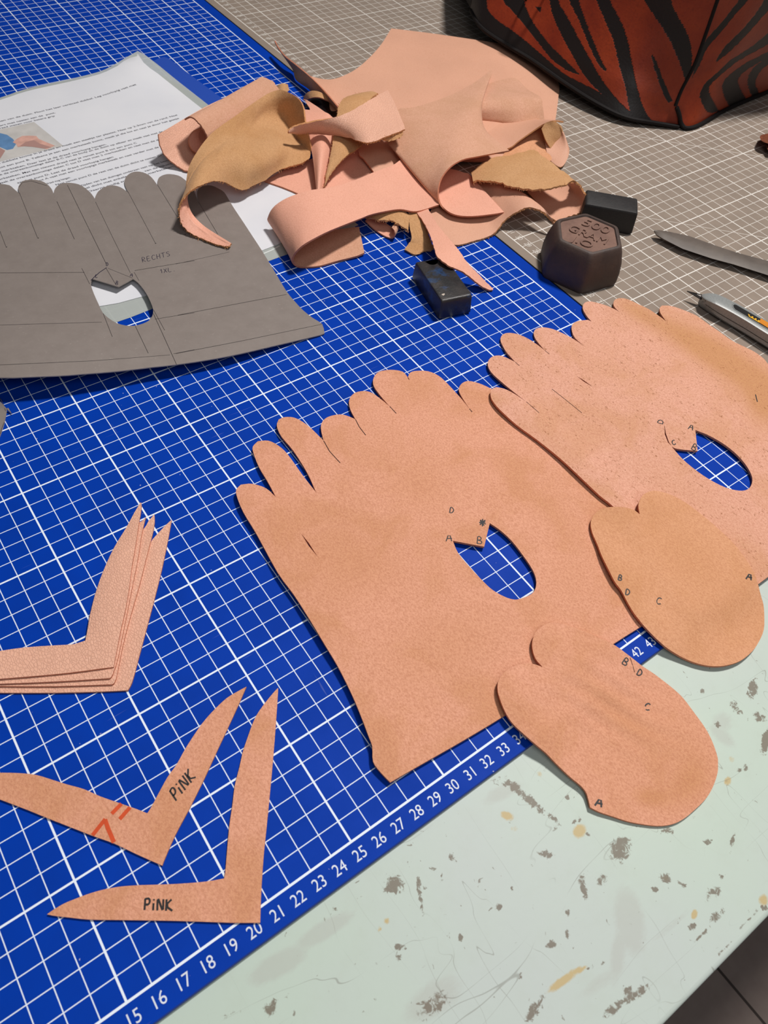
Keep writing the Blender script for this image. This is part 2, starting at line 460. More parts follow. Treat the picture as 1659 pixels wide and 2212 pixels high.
def ink_line(sh, name, lines, w, mat, label=None):
    mb = MB()
    for ln in lines:
        pts = []
        for i in range(len(ln) - 1):
            (x0, y0), (x1, y1) = ln[i], ln[i + 1]; n = max(2, int(math.hypot(x1 - x0, y1 - y0) / 9))
            for k in range(n + (i == len(ln) - 2)): pts.append(on(sh, x0 + (x1 - x0) * k / n, y0 + (y1 - y0) * k / n, .005 + .003 * (lines.index(ln) % 4)))
        ribbon_mb(mb, pts, w)
    o = mb.make(name, mat, parent=sh.o, smooth=False)
    if label: o['label'] = label
    return o
def text_data(s, extrude=0.0, bold=0.0):
    cu = bpy.data.curves.new('t', 'FONT'); cu.body = s; cu.extrude = extrude; cu.offset = bold; cu.resolution_u = 3
    o = bpy.data.objects.new('t', cu); COL.objects.link(o)
    bpy.context.view_layer.update()
    me = bpy.data.meshes.new_from_object(o.evaluated_get(bpy.context.evaluated_depsgraph_get()))
    v = np.array([tuple(q.co) for q in me.vertices]).reshape(-1, 3); f = [tuple(p.vertices) for p in me.polygons]
    bpy.data.objects.remove(o); bpy.data.curves.remove(cu); bpy.data.meshes.remove(me)
    return v, f

# ================================================================== MATERIALS
M_SUEDE = suede('suede_pink', (227, 165, 136), (208, 148, 108), (182, 118, 88), .7, .0, .55)
M_SUEDE_G = suede('suede_speckled', (226, 170, 146), (202, 148, 104), (182, 118, 90), .5, .7, .5)
M_SUEDE_T = suede('suede_tan', (220, 162, 124), (206, 148, 104), (176, 114, 78), .6, .1, .45)
M_TAN = suede('suede_ochre', (203, 156, 112), (188, 138, 90), (150, 104, 64), .55, .1, .4)
M_PALE = suede('suede_pale', (214, 164, 138), (198, 152, 120), (178, 122, 88), .5, .1, .45)
M_PINK = grain('smooth_leather_pink', (232, 170, 146), (205, 140, 112), 620, .18, .55)
M_PEBBLE = grain('pebbled_leather_pink', (232, 178, 152), (206, 142, 116), 820, .55, .48, .24)
M_PEACH = grain('smooth_leather_peach', (216, 163, 136), (198, 140, 110), 700, .12, .6)
M_EDGE = plain('leather_cut_edge', (198, 128, 100), .9, 0, .1, .15, 900)
M_EDGET = plain('leather_cut_edge_tan', (196, 140, 96), .95, 0, .1, .25, 900)
M_INK = plain('black_marker_ink', (22, 16, 18), .6)
M_RED = plain('orange_red_marker', (205, 78, 38), .7, 0, .3, .1)
M_PENCIL = plain('pencil_line', (52, 46, 46), .5)
M_PENCILBLUE = plain('blue_black_pen', (38, 32, 52), .5)
M_BLACK = plain('cut_line', (60, 30, 22), .9)

# ================================================================== FLOOR AND WORKBENCH
k = NT('dark_floor_tile'); c = k.coord()
fa, fb = U(1553, 2095, -75) , U(1652, 2212, -75)
fd = (fb - fa)[:2]; fd /= np.linalg.norm(fd); fn = np.array([-fd[1], fd[0]]); f0 = float(fn @ fa[:2])
sep = k.n('ShaderNodeSeparateXYZ'); k.put(sep.inputs[0], c)
dist = k.math('ADD', k.math('MULTIPLY', sep.outputs[0], 100 * fn[0]), k.math('MULTIPLY', sep.outputs[1], 100 * fn[1]))
dist = k.math('DIVIDE', k.math('SUBTRACT', dist, f0), 45.0)
dd = k.math('ABSOLUTE', k.math('SUBTRACT', k.math('FRACT', k.math('ADD', dist, .5)), .5))
jn = k.math('LESS_THAN', dd, .004)
n_ = k.ramp(k.noise(c, 60, 4), .3, .7)
M_FLOOR = k.done(k.mix(jn, k.mix(n_, lin((158, 142, 134)), lin((150, 133, 126))), lin((74, 64, 60))), .7, 0, .3)
mb = MB(); mb.add([(-150, -150, -75), (250, -150, -75), (250, 200, -75), (-150, 200, -75)], [(0, 1, 2, 3)])
tag(mb.make('floor', M_FLOOR, origin=(0, 0, -75), smooth=False), kind='structure')

# mint painted bench top with its dirt; the dirt map is a colour attribute (r dark dirt, g ochre, b pale scrape)
k = NT('mint_painted_bench'); c = k.coord()
at = k.n('ShaderNodeAttribute', attribute_name='dirt')
sp = k.n('ShaderNodeSeparateColor'); k.put(sp.inputs[0], at.outputs[0])
base = k.mix(k.ramp(k.noise(c, 7, 3, .5), .35, .7), lin((186, 200, 187)), lin((187, 193, 191)))
base = k.mix(k.math('MULTIPLY', k.ramp(k.noise(c, 60, 5, .7), .5, .8), .18), base, lin((170, 176, 160)))
n1 = k.noise(c, 420, 5, .7, .6); n2 = k.noise(k.mapping(c, (1, 2.4, 1), (0, 0, .7)), 170, 4, .7, 1.2)
gr = k.ramp(k.math('ADD', k.math('MULTIPLY', sp.outputs[2], .8), k.math('MULTIPLY', n2, .5)), .48, .8)
base = k.mix(k.math('MULTIPLY', gr, .42), base, lin((172, 172, 164)))
oc = k.ramp(k.math('ADD', sp.outputs[1], k.math('MULTIPLY', n1, .7)), .72, 1.05)
base = k.mix(k.math('MULTIPLY', oc, .8), base, lin((188, 160, 98)))
dk = k.ramp(k.math('ADD', k.math('MULTIPLY', sp.outputs[0], .56), k.math('MULTIPLY', n1, 1.3)), .98, 1.10)
base = k.mix(k.math('MULTIPLY', dk, .82), base, lin((104, 88, 70)))
spk = k.ramp(k.noise(c, 260, 3, .6, .8), .69, .73)
base = k.mix(k.math('MULTIPLY', spk, .75), base, lin((112, 100, 84)))
ln1 = k.math('ABSOLUTE', k.math('SUBTRACT', k.noise(k.mapping(c, (5, 30, 1), (0, 0, -.62)), 1.3, 2, .5), .5))
ln2 = k.math('ABSOLUTE', k.math('SUBTRACT', k.noise(k.mapping(c, (34, 6, 1), (0, 0, .25)), 1.4, 2, .5), .5))
gate = k.ramp(k.noise(c, 28, 2), .42, .55)
scr = k.math('MULTIPLY', k.math('MAXIMUM', k.ramp(ln1, .0014, .0004), k.ramp(ln2, .0012, .0004)), gate)
base = k.mix(k.math('MULTIPLY', scr, .5), base, lin((120, 118, 108)))
k.bump(k.math('SUBTRACT', k.noise(c, 300, 3), k.math('MULTIPLY', scr, .6)), .1, .0003)
M_BENCH = k.done(base, .5, 0, .35)

def blobs(px, L):
    a = np.zeros(len(px))
    for (x, y, rx, ry, an, st) in L:
        c_, s_ = math.cos(math.radians(an)), math.sin(math.radians(an)); dx, dy = px[:, 0] - x, px[:, 1] - y; rx, ry = rx * 1.3, ry * 1.3
        a = np.maximum(a, st * np.exp(-(((dx * c_ + dy * s_) / rx) ** 2 + ((-dx * s_ + dy * c_) / ry) ** 2) ** 1.5))
    return a
DARK = [(1340, 1835, 20, 28, 15, 1), (1110, 1700, 26, 10, 42, 1), (1150, 1733, 40, 9, 42, 1), (1195, 1768, 22, 6, 42, .9), (1085, 1690, 24, 9, 20, .7), (1180, 1846, 16, 8, 15, 1),
  (850, 1912, 24, 18, -20, 1), (907, 1930, 5, 42, -8, 1), (1260, 1915, 8, 26, -10, 1), (1300, 1900, 14, 12, 0, .85), (1437, 1897, 14, 10, 20, .9), (1442, 1795, 14, 7, 10, .9),
  (1530, 1819, 10, 6, 0, 1), (1582, 1817, 5, 13, 20, 1), (1610, 1655, 5, 9, 10, 1), (1597, 1664, 7, 4, -30, 1), (1572, 1687, 6, 8, 20, .6), (1077, 1960, 9, 8, 0, 1), (1225, 1972, 6, 6, 0, 1),
  (1225, 2015, 5, 12, -10, 1), (1190, 2040, 11, 8, 0, 1), (865, 2045, 13, 8, 10, 1), (995, 2027, 5, 8, 0, 1), (1495, 2000, 9, 8, 0, 1), (1545, 1980, 24, 9, -35, .9), (1515, 2020, 26, 5, -40, .9), (1650, 1962, 9, 6, 0, 1.2),
  (935, 2170, 38, 20, -35, .8), (1155, 2180, 12, 34, 32, .9), (1370, 2150, 42, 9, -32, 1), (1325, 2178, 24, 10, -40, 1), (1355, 2140, 9, 12, 30, 1), (1625, 1490, 10, 22, 15, 1), (1590, 1530, 8, 20, -35, .9), (1655, 1600, 9, 26, 15, 1.1),
  (1640, 1550, 14, 10, 30, .9), (1550, 1565, 6, 6, 0, 1), (1517, 1494, 5, 6, 0, 1), (1240, 1776, 5, 5, 0, 1.1), (1252, 1772, 4, 4, 0, 1.1), (1270, 1801, 6, 5, 0, 1), (585, 2175, 12, 22, 25, 1), (722, 1964, 6, 10, 10, .9), (955, 1897, 3, 14, 5, .8), (975, 1852, 8, 10, 0, .8),
  (1105, 1920, 5, 6, 0, .9), (1477, 1913, 5, 6, 0, 1.1), (1415, 1923, 7, 7, 0, 1), (1558, 1893, 6, 9, 0, .9), (1540, 1930, 20, 14, -50, .75), (1570, 2045, 30, 4, -42, .8), (1620, 1985, 30, 4, -42, .8), (1200, 1790, 8, 14, 0, .6), (1125, 2110, 5, 8, 0, .9), (1070, 2154, 5, 5, 0, .9),
  (1275, 2090, 12, 4, -30, .8), (1300, 2080, 10, 4, -20, .8), (500, 2190, 30, 8, -20, .6), (700, 1985, 5, 5, 0, .8), (1360, 1810, 10, 14, 0, .6), (860, 2070, 8, 8, 0, .9), (1175, 1660, 12, 5, 60, .7), (1225, 1722, 6, 6, 0, .8)]
OCHRE = [(1095, 1762, 13, 8, 20, 1), (1252, 1795, 12, 14, 40, 1), (1572, 1687, 7, 9, 20, .9), (1500, 1975, 6, 10, 20, 1), (1650, 1945, 10, 12, 0, .8), (1215, 2120, 36, 8, -35, 1), (1250, 2095, 20, 6, -20, .9), (1437, 1897, 12, 8, 20, .5), (835, 1990, 6, 6, 0, .9), (820, 2007, 4, 5, 0, .9), (1580, 1640, 8, 8, 0, .5), (1110, 1790, 10, 8, 0, .5), (950, 2120, 24, 12, 0, .35), (1165, 1672, 8, 6, 60, .6)]
PALE = [(1360, 1990, 26, 62, -10, 1), (1335, 2060, 14, 60, 8, .8), (600, 2085, 60, 22, -30, 1), (700, 2010, 60, 16, -32, 1), (1085, 1712, 40, 14, -25, .8), (1560, 1560, 20, 20, 0, .7), (935, 2160, 60, 30, -35, .9), (1450, 2000, 60, 8, -40, .5), (1560, 1590, 30, 12, 40, .8), (900, 1760, 60, 10, -30, .5), (1300, 2120, 60, 14, -35, .6)]
xs = np.arange(2, 66, .11); ys = np.r_[np.arange(-12.05, .6, .11)]
gxx, gyy = np.meshgrid(xs, ys)
V = np.c_[gxx.ravel(), gyy.ravel(), np.full(gxx.size, BENCH_Z)]
nx, ny = len(xs), len(ys); ii = np.arange(nx * ny).reshape(ny, nx)
F = np.stack([ii[:-1, :-1], ii[:-1, 1:], ii[1:, 1:], ii[1:, :-1]], 2).reshape(-1, 4)
px = PJ(V); dirt = np.stack([blobs(px, DARK), blobs(px, OCHRE), blobs(px, PALE)], 1)
mbv = V.tolist(); mbf = F.tolist()
def quad(x0, y0, x1, y1):
    o = len(mbv); mbv.extend([[x0, y0, BENCH_Z], [x1, y0, BENCH_Z], [x1, y1, BENCH_Z], [x0, y1, BENCH_Z]]); mbf.append([o, o + 1, o + 2, o + 3])
ye, xe = ys[-1], xs[-1]
quad(-60, ys[0], xs[0], ye); quad(xe, ys[0], 170, ye); quad(-60, ye, 170, 135)
# rounded front edge and the underside
prof = [(-12.05, -.3), (-12.13, -.31), (-12.2, -.35), (-12.24, -.42), (-12.25, -.52), (-12.25, -2.9), (-12.15, -3.0), (135, -3.0), (135, -.3)]
o = len(mbv)
for x in (-60, 170):
    mbv.extend([[x, y, z] for y, z in prof])
npf = len(prof)
for i in range(npf - 1): mbf.append([o + i, o + i + 1, o + npf + i + 1, o + npf + i])
mbf.append([o + i for i in range(npf)]); mbf.append([o + npf + i for i in range(npf)][::-1])
dirt = np.r_[dirt, np.zeros((len(mbv) - len(dirt), 3))]
bench = empty('workbench', (40, -12.2, -75))
tag(bench, 'mint green painted workbench with scuffed, paint-spattered top under the cutting mats', 'table')
make('bench_top', mbv, mbf, M_BENCH, parent=bench, attrs={'dirt': dirt}, sharp=60)
M_STEEL = plain('grey_bench_leg', (95, 95, 95), .5, .6)
for lx in (-50, 160):
    for ly in (0, 125):
        mb = MB(); mb.box((lx, ly, -75), (lx + 5, ly + 5, -3)); mb.make('leg', M_STEEL, parent=bench, smooth=False)

# ================================================================== CUTTING MATS
M_BLUE = grid_mat('blue_cutting_mat', (0, 57, 166), (230, 238, 249), 0, 0, 5, 5, 0, 58, 0, 118, .046, .09, .36)
M_GREY = grid_mat('grey_cutting_mat', (146, 132, 120), (224, 219, 212), 63.15, 19.75, 5.12, 5.03, 60.12, 160, .6, 118, .046, .09, .34,
                  diag=[(.7071, .7071, .7071 * 118.45, .07), (.7071, .7071, .7071 * 99.05, .05)])
M_WHITE = plain('white_print', (214, 220, 232), .5, 0, .3, .05)
M_GREYW = plain('pale_grey_print', (205, 198, 190), .5, 0, .3, .05)
M_MATSIDE = plain('mat_edge_black', (20, 24, 34), .7)
M_MATBLUE = plain('mat_edge_blue', (8, 50, 140), .6)

def slab(name, x0, x1, y0, y1, mats, origin):
    b = .04; mb = MB()
    R = [[(x0, y0, BENCH_Z), (x1, y0, BENCH_Z), (x1, y1, BENCH_Z), (x0, y1, BENCH_Z)],
         [(x0, y0, -b), (x1, y0, -b), (x1, y1, -b), (x0, y1, -b)],
         [(x0 + b, y0 + b, 0), (x1 - b, y0 + b, 0), (x1 - b, y1 - b, 0), (x0 + b, y1 - b, 0)]]
    mb.rings(R)
    mi = [1] * 4 + [1] * 4 + [1, 0]
    o = make(name, mb.v, mb.f, mats, origin=origin, midx=mi, smooth=False)
    return o
blue = slab('cutting_mat', -8, 59.15, -1.17, 119, [M_BLUE, M_MATBLUE], (0, 0, 0))
tag(blue, 'blue cutting mat with white centimetre grid, on the mint workbench', 'cutting mat')
grey = slab('cutting_mat', 59.22, 160, -1.17, 119, [M_GREY, M_MATSIDE], (0, 0, 0))
tag(grey, 'grey-brown cutting mat with pale grid, under the weights and bag', 'cutting mat')

def numbers(parent, items, height, mat, name):
    """printed numbers: (text, centre x, centre y, angle)"""
    mb = MB()
    for s_, x, y, a in items:
        v, f = text_data(s_)
        w = v[:, 0].max() + v[:, 0].min(); hh = v[:, 1].max()
        q = np.c_[(v[:, 0] - w / 2) * .88 * height / hh, (v[:, 1] - hh / 2) * height / hh]
        c_, s2 = math.cos(a), math.sin(a)
        mb.add(np.c_[x + q[:, 0] * c_ - q[:, 1] * s2, y + q[:, 0] * s2 + q[:, 1] * c_, np.full(len(q), .006)], f)
    return mb.make(name, mat, parent=parent, smooth=False)
numbers(blue, [(str(n), n + .04, -.58, 0) for n in range(0, 59)], .48, M_WHITE, 'printed_numbers')
numbers(grey, [(str(n), 60.72, 19.75 + 1.006 * (n - 20), -math.pi / 2) for n in range(2, 110)], .46, M_GREYW, 'printed_numbers')

# ================================================================== FLAT PIECES, from the bottom up
k = NT('clear_plastic_sleeve'); c = k.coord()
k.b.inputs['Transmission Weight'].default_value = 0.0
k.b.inputs['Alpha'].default_value = 0.62
M_SLEEVE = k.done(lin((198, 203, 197)), .22, 0, .6)
k = NT('blue_translucent_plastic'); c = k.coord()
k.b.inputs['Alpha'].default_value = 0.93
M_BLUEFILM = k.done(lin((38, 78, 178)), .45, 0, .4)
k = NT('white_paper'); c = k.coord()
M_PAPER = k.done(k.mix(k.ramp(k.noise(c, 20, 3), .3, .7), lin((226, 226, 230)), lin((218, 219, 225))), .38, 0, .45)
M_TEXT = plain('printed_text', (74, 72, 80), .5)
k = NT('grey_cardboard'); c = k.coord()
sp_ = k.ramp(k.noise(c, 500, 2), .68, .76)
cb = k.mix(k.ramp(k.noise(c, 90, 5, .7), .3, .7), lin((136, 126, 120)), lin((128, 118, 112)))
cb = k.mix(k.math('MULTIPLY', sp_, .3), cb, lin((165, 155, 148)))
M_CARD = k.done(cb, .55, 0, .35)
M_CARDEDGE = plain('cardboard_edge', (165, 155, 148), .8, 0, .2, .1)

pj = lambda x, y, z=0: tuple(PJ([(x, y, z)])[0])
film = drape('plastic_divider', [(331, 132), (343, 126), (354, 123), (364, 126), (380, 138), (425, 172), (470, 205), (500, 228), (560, 275), (640, 338), (600, 345), (520, 300), (420, 215), (367, 168)], M_BLUEFILM, .03, sub=2, step=.8)
tag(film.o, 'blue translucent plastic divider sticking out beside the clear sleeve', 'divider')
sl = [(-190, 262), (-90, 234), (0, 211), (38, 197.5), (76, 187), (126.6, 176), (177, 164.6), (215, 154.5), (240.5, 143), (266, 128), (286, 116.5), (297.5, 110), (312, 118), (329, 130.4), (367, 161), (420, 203),
      pj(49.3, 54), pj(49.9, 46), pj(50.45, 37.3), (627, 547), (580, 564), (329, 667), (248, 697), (100, 745), (-190, 830)]
slb = drape('plastic_sleeve', sl, M_SLEEVE, .015, lifts=[(290, 140, 3.0, 1.0)], sub=2, step=.8, corner=70)
tag(slb.o, 'clear plastic sleeve around the printed instruction sheet', 'plastic sleeve')
pp = [(-190, 268), (-90, 240), (0, 216), (38, 203), (76, 192.5), (126.6, 181.5), (177, 170), (215, 160), (240.5, 149), (266, 136), (280, 127), (291, 121.5), (310, 135), (340, 158), (380, 190), (420, 222),
      pj(48.5, 54), pj(49.0, 46), pj(49.35, 39.1), (612, 522), (567, 540.5), (317.7, 637.5), (214.7, 661.5), (100, 690), (-190, 770)]
paper = drape('instruction_sheet', pp, M_PAPER, .03, lifts=[], sub=2, step=.8, corner=70)
tag(paper.o, 'white instruction sheet printed in Dutch, inside the clear sleeve under the cardboard pattern', 'paper')

def print_line(sh, s_, p0, p1, xh, mb):
    """one printed line between two points of the photograph; xh: cap height in cm"""
    v, f = text_data(s_, 0, .012)
    a, b = on(sh, *p0), on(sh, *p1); d = (b - a)[:2]; L = np.linalg.norm(d); d /= L; n = np.array([-d[1], d[0]])
    w = v[:, 0].max() - v[:, 0].min(); q = a[:2] + np.outer((v[:, 0] - v[:, 0].min()) / w * L, d) + np.outer(v[:, 1] * xh / .7, n)
    z = sample(sh.top, q[:, 0], q[:, 1]) + .006
    mb.add(np.c_[q, z], f)
o3 = lambda x, y: (x * .25317, 100 + y * .25317)
LINES = [('Het innaaien van de duim. Plooi het leer verticaal dubbel. Leg voorlopig vast met', (-170, 686), (1165, 330)),
  ('Start met naaien aan de  punt.', (-30, 690), (475, 570)), ('Draad waxen voor betere grip', (-30, 712), (470, 598)),
  ('Leg een dubbele knoop in je draad en maak een steekje ter plaatse. Naai op 2-3mm van de rand. Naai', (-130, 1038), (1515, 590)),
  ('door tot aan punt B. Telkens je aan een merksteek komt, maak je die los en naai je door het gaatje', (-110, 1072), (1530, 618)),
  ('je merkteken. Daar laat je de draad voorlopig hangen.', (-30, 1084), (910, 840)),
  ('Steek de overeenkomstige delen B-C van de body en de duim op elkaar en maak vast met de draad', (-70, 1122), (1480, 708)),
  ('merksteken. Met een nieuwe draad naai je vanuit punt B tot aan punt C', (-40, 1152), (1170, 828)),
  ('Maak de overeenkomstige delen C tot D vast met 2 merksteken en naai met de draad', (-20, 1180), (1420, 785)),
  ('aan het punt D. Laat de draad voorlopig hangen', (150, 1172), (970, 948)), ('punt A vast met een voorlopige merksteek en naai verder met de draad', (300, 1162), (1450, 838)),
  ('draad mag hangen.', (400, 1178), (605, 1123)), ('Naai vanuit punt D de rest van de duim dicht te naaien (D tot A)', (480, 1188), (1480, 905)),
  ('Zijden van het duimgat onderaan vast op het bestek', (690, 1198), (1470, 968)), ('naai dicht met enkele steken, van de zijkant', (700, 1226), (1470, 1004)),
  ('Daarna nodig snijden met merksteken', (760, 1246), (1480, 1030))]
mb = MB()
for s_, a, b in LINES: print_line(paper, s_, o3(*a), o3(*b), .23, mb)
mb.make('printed_text', M_TEXT, parent=paper.o, smooth=False)
# the printed picture: a hand holding something blue
def patch(sh, pxs, mat, name, parent=None, lift=.006, n=5, label=None):
    P = np.array(pxs, float); c = P.mean(0); mb = MB(); N = len(P)
    ring = [on(sh, *p, lift) for p in P]; mb.add([on(sh, *c, lift)] + ring, [(0, 1 + i, 1 + (i + 1) % N) for i in range(N)])
    o = mb.make(name, mat, parent=parent or sh.o, smooth=False)
    if label: o['label'] = label
    return o
M_PH = plain('picture_background', (196, 192, 188), .4, 0, .4, .12, 60); M_PHB = plain('picture_blue', (96, 134, 176), .4, 0, .4, .15, 120)
M_PHS = plain('picture_skin', (206, 160, 146), .4, 0, .4, .15, 150); M_PHS2 = plain('picture_skin_shade', (172, 134, 126), .4)
pic = patch(paper, [o3(-260, 770), (0, 279.5), o3(140, 678), o3(290, 645), o3(370, 710), o3(450, 775), o3(540, 850), o3(270, 915), o3(0, 985), o3(-260, 1050)], M_PH, 'printed_picture')
patch(paper, [o3(-80, 760), o3(0, 740), o3(60, 755), o3(110, 790), o3(140, 830), o3(110, 875), o3(60, 885), o3(0, 860), o3(-80, 850)], M_PHB, 'picture_cloth', lift=.009)
patch(paper, [o3(108, 818), o3(150, 785), o3(190, 765), o3(250, 762), o3(310, 765), o3(330, 790), o3(400, 820), o3(470, 848), o3(400, 878), o3(300, 860), o3(220, 852), o3(150, 860), o3(140, 835)], M_PHS, 'picture_hand', lift=.012)
patch(paper, [o3(170, 850), o3(220, 815), o3(290, 800), o3(340, 830), o3(440, 862), o3(380, 874), o3(280, 858)], M_PHS2, 'picture_hand', lift=.015)
patch(paper, [o3(-80, 860), o3(0, 865), o3(45, 890), o3(20, 930), o3(0, 960), o3(-80, 960)], M_PHS2, 'picture_hand', lift=.012)

# the sleeve's clear front over the sheet's lower margin: bright welded seam
M_SEAM = plain('sleeve_seam', (214, 218, 216), .25, 0, .6)
for q_ in ([(604, 531), (585, 541), (566, 549)],): ink_line(slb, 'welded_seam', [q_], .12, M_SEAM)

# --- grey cardboard glove pattern
BOARD = [(-140, 420), (-100, 402), (-60, 396), (-30, 394), (0, 397), (20, 400), (30, 408), (41.8, 418), (39.2, 407), (41.8, 399.5), (48, 392), (58, 388.6), (73.4, 388), (88.6, 390.6), (101, 397), (111.4, 408), (116, 419.5),
  (117, 412), (120, 406), (126.6, 399.5), (136.7, 395.7), (152, 395), (169.6, 398), (185, 407), (197.5, 418.5), (204.5, 429), (207.6, 421), (212.7, 413), (222.8, 405.8), (235.4, 400.8), (248, 400.8), (260.8, 404.6), (272, 412), (277, 416),
  (269.6, 399.5), (268.9, 390.6), (273.4, 380.5), (283.5, 373), (296, 370.4), (308.9, 372.4), (321.5, 378), (331.6, 388), (340, 400), (340.5, 390.6), (344, 383), (354.4, 377.5), (367, 376), (384.8, 379), (397.5, 386.8), (415, 404), (428, 436),
  (425.7, 419.5), (426.8, 411), (432, 405), (442, 400.8), (457, 400.8), (471.5, 407), (484, 415), (493, 429), (504.8, 448.6), (525.6, 479.8), (546, 511), (565, 540), (579.6, 564), (600, 598), (619, 629.5), (635.8, 650), (654.5, 670), (677, 687.8), (696, 700),
  (701, 720), (690, 724), (650, 733.5), (588, 748), (525.6, 762.6), (463, 775), (380, 787.6), (329, 793), (253, 802), (177, 808), (126.6, 811.7), (50.6, 814.7), (0, 815.5), (-140, 818)]
BHOLE = [(198.7, 602), (255.7, 619), (287, 602), (298.7, 611), (311, 626), (320, 641), (329, 661.5), (331, 674), (326.6, 687), (316.5, 695.7), (298.7, 702), (281, 704), (260.8, 700.8), (243, 693), (222.8, 676.7), (212.7, 656.5), (202.5, 633.7), (196, 613.4)]
board = drape('cardboard_pattern', BOARD, [M_CARD, M_CARD, M_CARDEDGE], .07, holes=[BHOLE], lifts=[(-60, 815, 4.5, 1.15), (120, 812, 4, .75), (330, 795, 4, .55), (510, 768, 3.0, .35), (240, 600, 5, .22), (60, 500, 5, .15)], soft=4, sub=2, step=.5)
tag(board.o, 'grey cardboard glove pattern with thumb hole and pencil lines, lower edge curling up', 'pattern')
o1 = lambda x, y: (x * .25317, 340 + y * .25317)
o2 = lambda x, y: (380 + x * .20795, 380 + y * .20795)
ink_line(board, 'pencil_lines', [[o1(0, 630), o1(50, 760)], [o1(165, 300), o1(320, 685)], [o1(485, 375), o1(635, 697)], [o1(575, 235), o1(910, 915)], [o1(815, 380), o1(960, 680), o1(1112, 985)], [o1(1092, 292), o1(1325, 730)], [o1(1345, 235), o1(1545, 560)],
   [o2(235, 270), o2(435, 605)], [o1(697, 945), o1(765, 1080)], [o1(880, 1330), o1(958, 1530)], [o1(1155, 1440), o1(1265, 1670)], [o1(1308, 1330), o1(1507, 1768)], [o1(1145, 980), o1(1185, 1050)], [o1(1310, 1300), o1(1405, 1475)],
   [o1(0, 985), o1(720, 980)], [o1(1150, 965), o1(1659, 880)], [o2(0, 915), o2(555, 790)], [o1(0, 1430), o1(870, 1405)], [o1(1320, 1380), o1(1659, 1325)], [o2(20, 1445), o2(1150, 1230)], [o1(0, 1770), o1(800, 1735), o1(1450, 1685)], [o1(1480, 1675), o1(1659, 1640)], [o2(0, 1845), o2(700, 1710), o2(1515, 1540)],
   [o1(160, 255), o1(190, 215), o1(265, 200), o1(400, 240)], [o1(920, 945), o1(1130, 1030)], [o1(905, 945), o1(985, 1080)]], .028, M_PENCIL)
ink_line(board, 'pen_line', [[o1(910, 940), o1(850, 980), o1(800, 1025), o1(775, 1050)]], .06, M_PENCILBLUE)
for t_, p_, h_, an_ in (('RECHTS', (1215, 895), 10, -13), ('1XL.', (1378, 988), 9, -9)):
    ink_text(board, 'ink_writing', t_, *o1(*p_), h_, an_, .04, M_PENCILBLUE, wf=.95)
for t_, p_, h_, an_ in (('D', (905, 925), 7, 0), ('C', (815, 1030), 7, -15), ('A', (1108, 1015), 8, 10), ('B', (985, 1085), 8, 10)):
    ink_text(board, 'ink_letter', t_, *o1(*p_), h_, an_, .045, M_PENCILBLUE)
for p_ in ((55, 763), (326, 687), (1328, 732), (1580, 657)): ink_line(board, 'pen_dot', [[o1(p_[0] - 4, p_[1]), o1(p_[0] + 4, p_[1] + 2)]], .09, M_INK)

scrapboard = drape('cardboard_piece', [(-110, 830), (-50, 822), (-20, 830), (0, 846), (7, 853), (12, 868), (14, 882), (12, 897), (9, 912), (5, 925), (-1, 942), (-20, 985), (-60, 1010), (-110, 1000)], [M_CARD, M_CARD, M_CARDEDGE], .09, step=.6)
tag(scrapboard.o, 'rounded grey cardboard piece peeking in at the left edge', 'pattern')
ink_line(scrapboard, 'pencil_line', [[(0, 860), (8, 875), (12, 888)], [(9, 912), (4, 925), (0, 938)]], .03, M_PENCIL)

# --- glove panels
GA = [(843, 1690), (822, 1668), (806, 1645), (804, 1612), (796, 1590), (781, 1550), (760, 1500), (730, 1440), (700, 1390), (670, 1340), (635, 1285), (600, 1237), (555, 1155), (525, 1105), (511, 1070), (511, 1057), (520, 1047), (545, 1045), (575, 1055), (596, 1074),
  (578, 1040), (560, 1010), (548, 980), (546, 965), (557, 953), (580, 952), (602, 963), (622, 982), (652, 1024), (683, 1064), (664, 1022), (634, 974), (608, 943), (598, 920), (602, 906), (615, 901), (635, 902), (655, 912), (675, 928), (699, 952),
  (693, 925), (697, 910), (710, 900), (735, 895), (755, 900), (768, 906), (757, 885), (754, 865), (763, 851), (780, 845), (800, 847), (820, 860), (842, 878), (822, 855), (808, 835), (806, 820), (814, 806), (830, 800), (850, 799), (870, 803), (881, 815),
  (886, 805), (900, 801), (925, 802), (948, 812), (966, 828), (981, 844), (998, 863), (1014, 883), (996, 855), (991, 840), (998, 828), (1012, 823), (1035, 828), (1060, 839), (1095, 856), (1150, 890), (1215, 950), (1280, 1015), (1345, 1085), (1385, 1170), (1400, 1260), (1404, 1342), (1387, 1352), (1325, 1391), (1200, 1473), (1088, 1547), (1000, 1600), (930, 1640)]
GAH = [(978, 1168), (1046, 1181), (1058, 1130), (1080, 1145), (1105, 1168), (1130, 1200), (1150, 1230), (1158, 1252), (1157, 1270), (1148, 1283), (1125, 1293), (1110, 1295), (1090, 1289), (1065, 1275), (1045, 1257), (1015, 1225), (990, 1195)]
slit = lambda a, b, w=1.6: [a, ((a[0] * .6 + b[0] * .4) + w, (a[1] * .6 + b[1] * .4) - w * .6), b, ((a[0] * .5 + b[0] * .5) - w, (a[1] * .5 + b[1] * .5) + w * .6)]
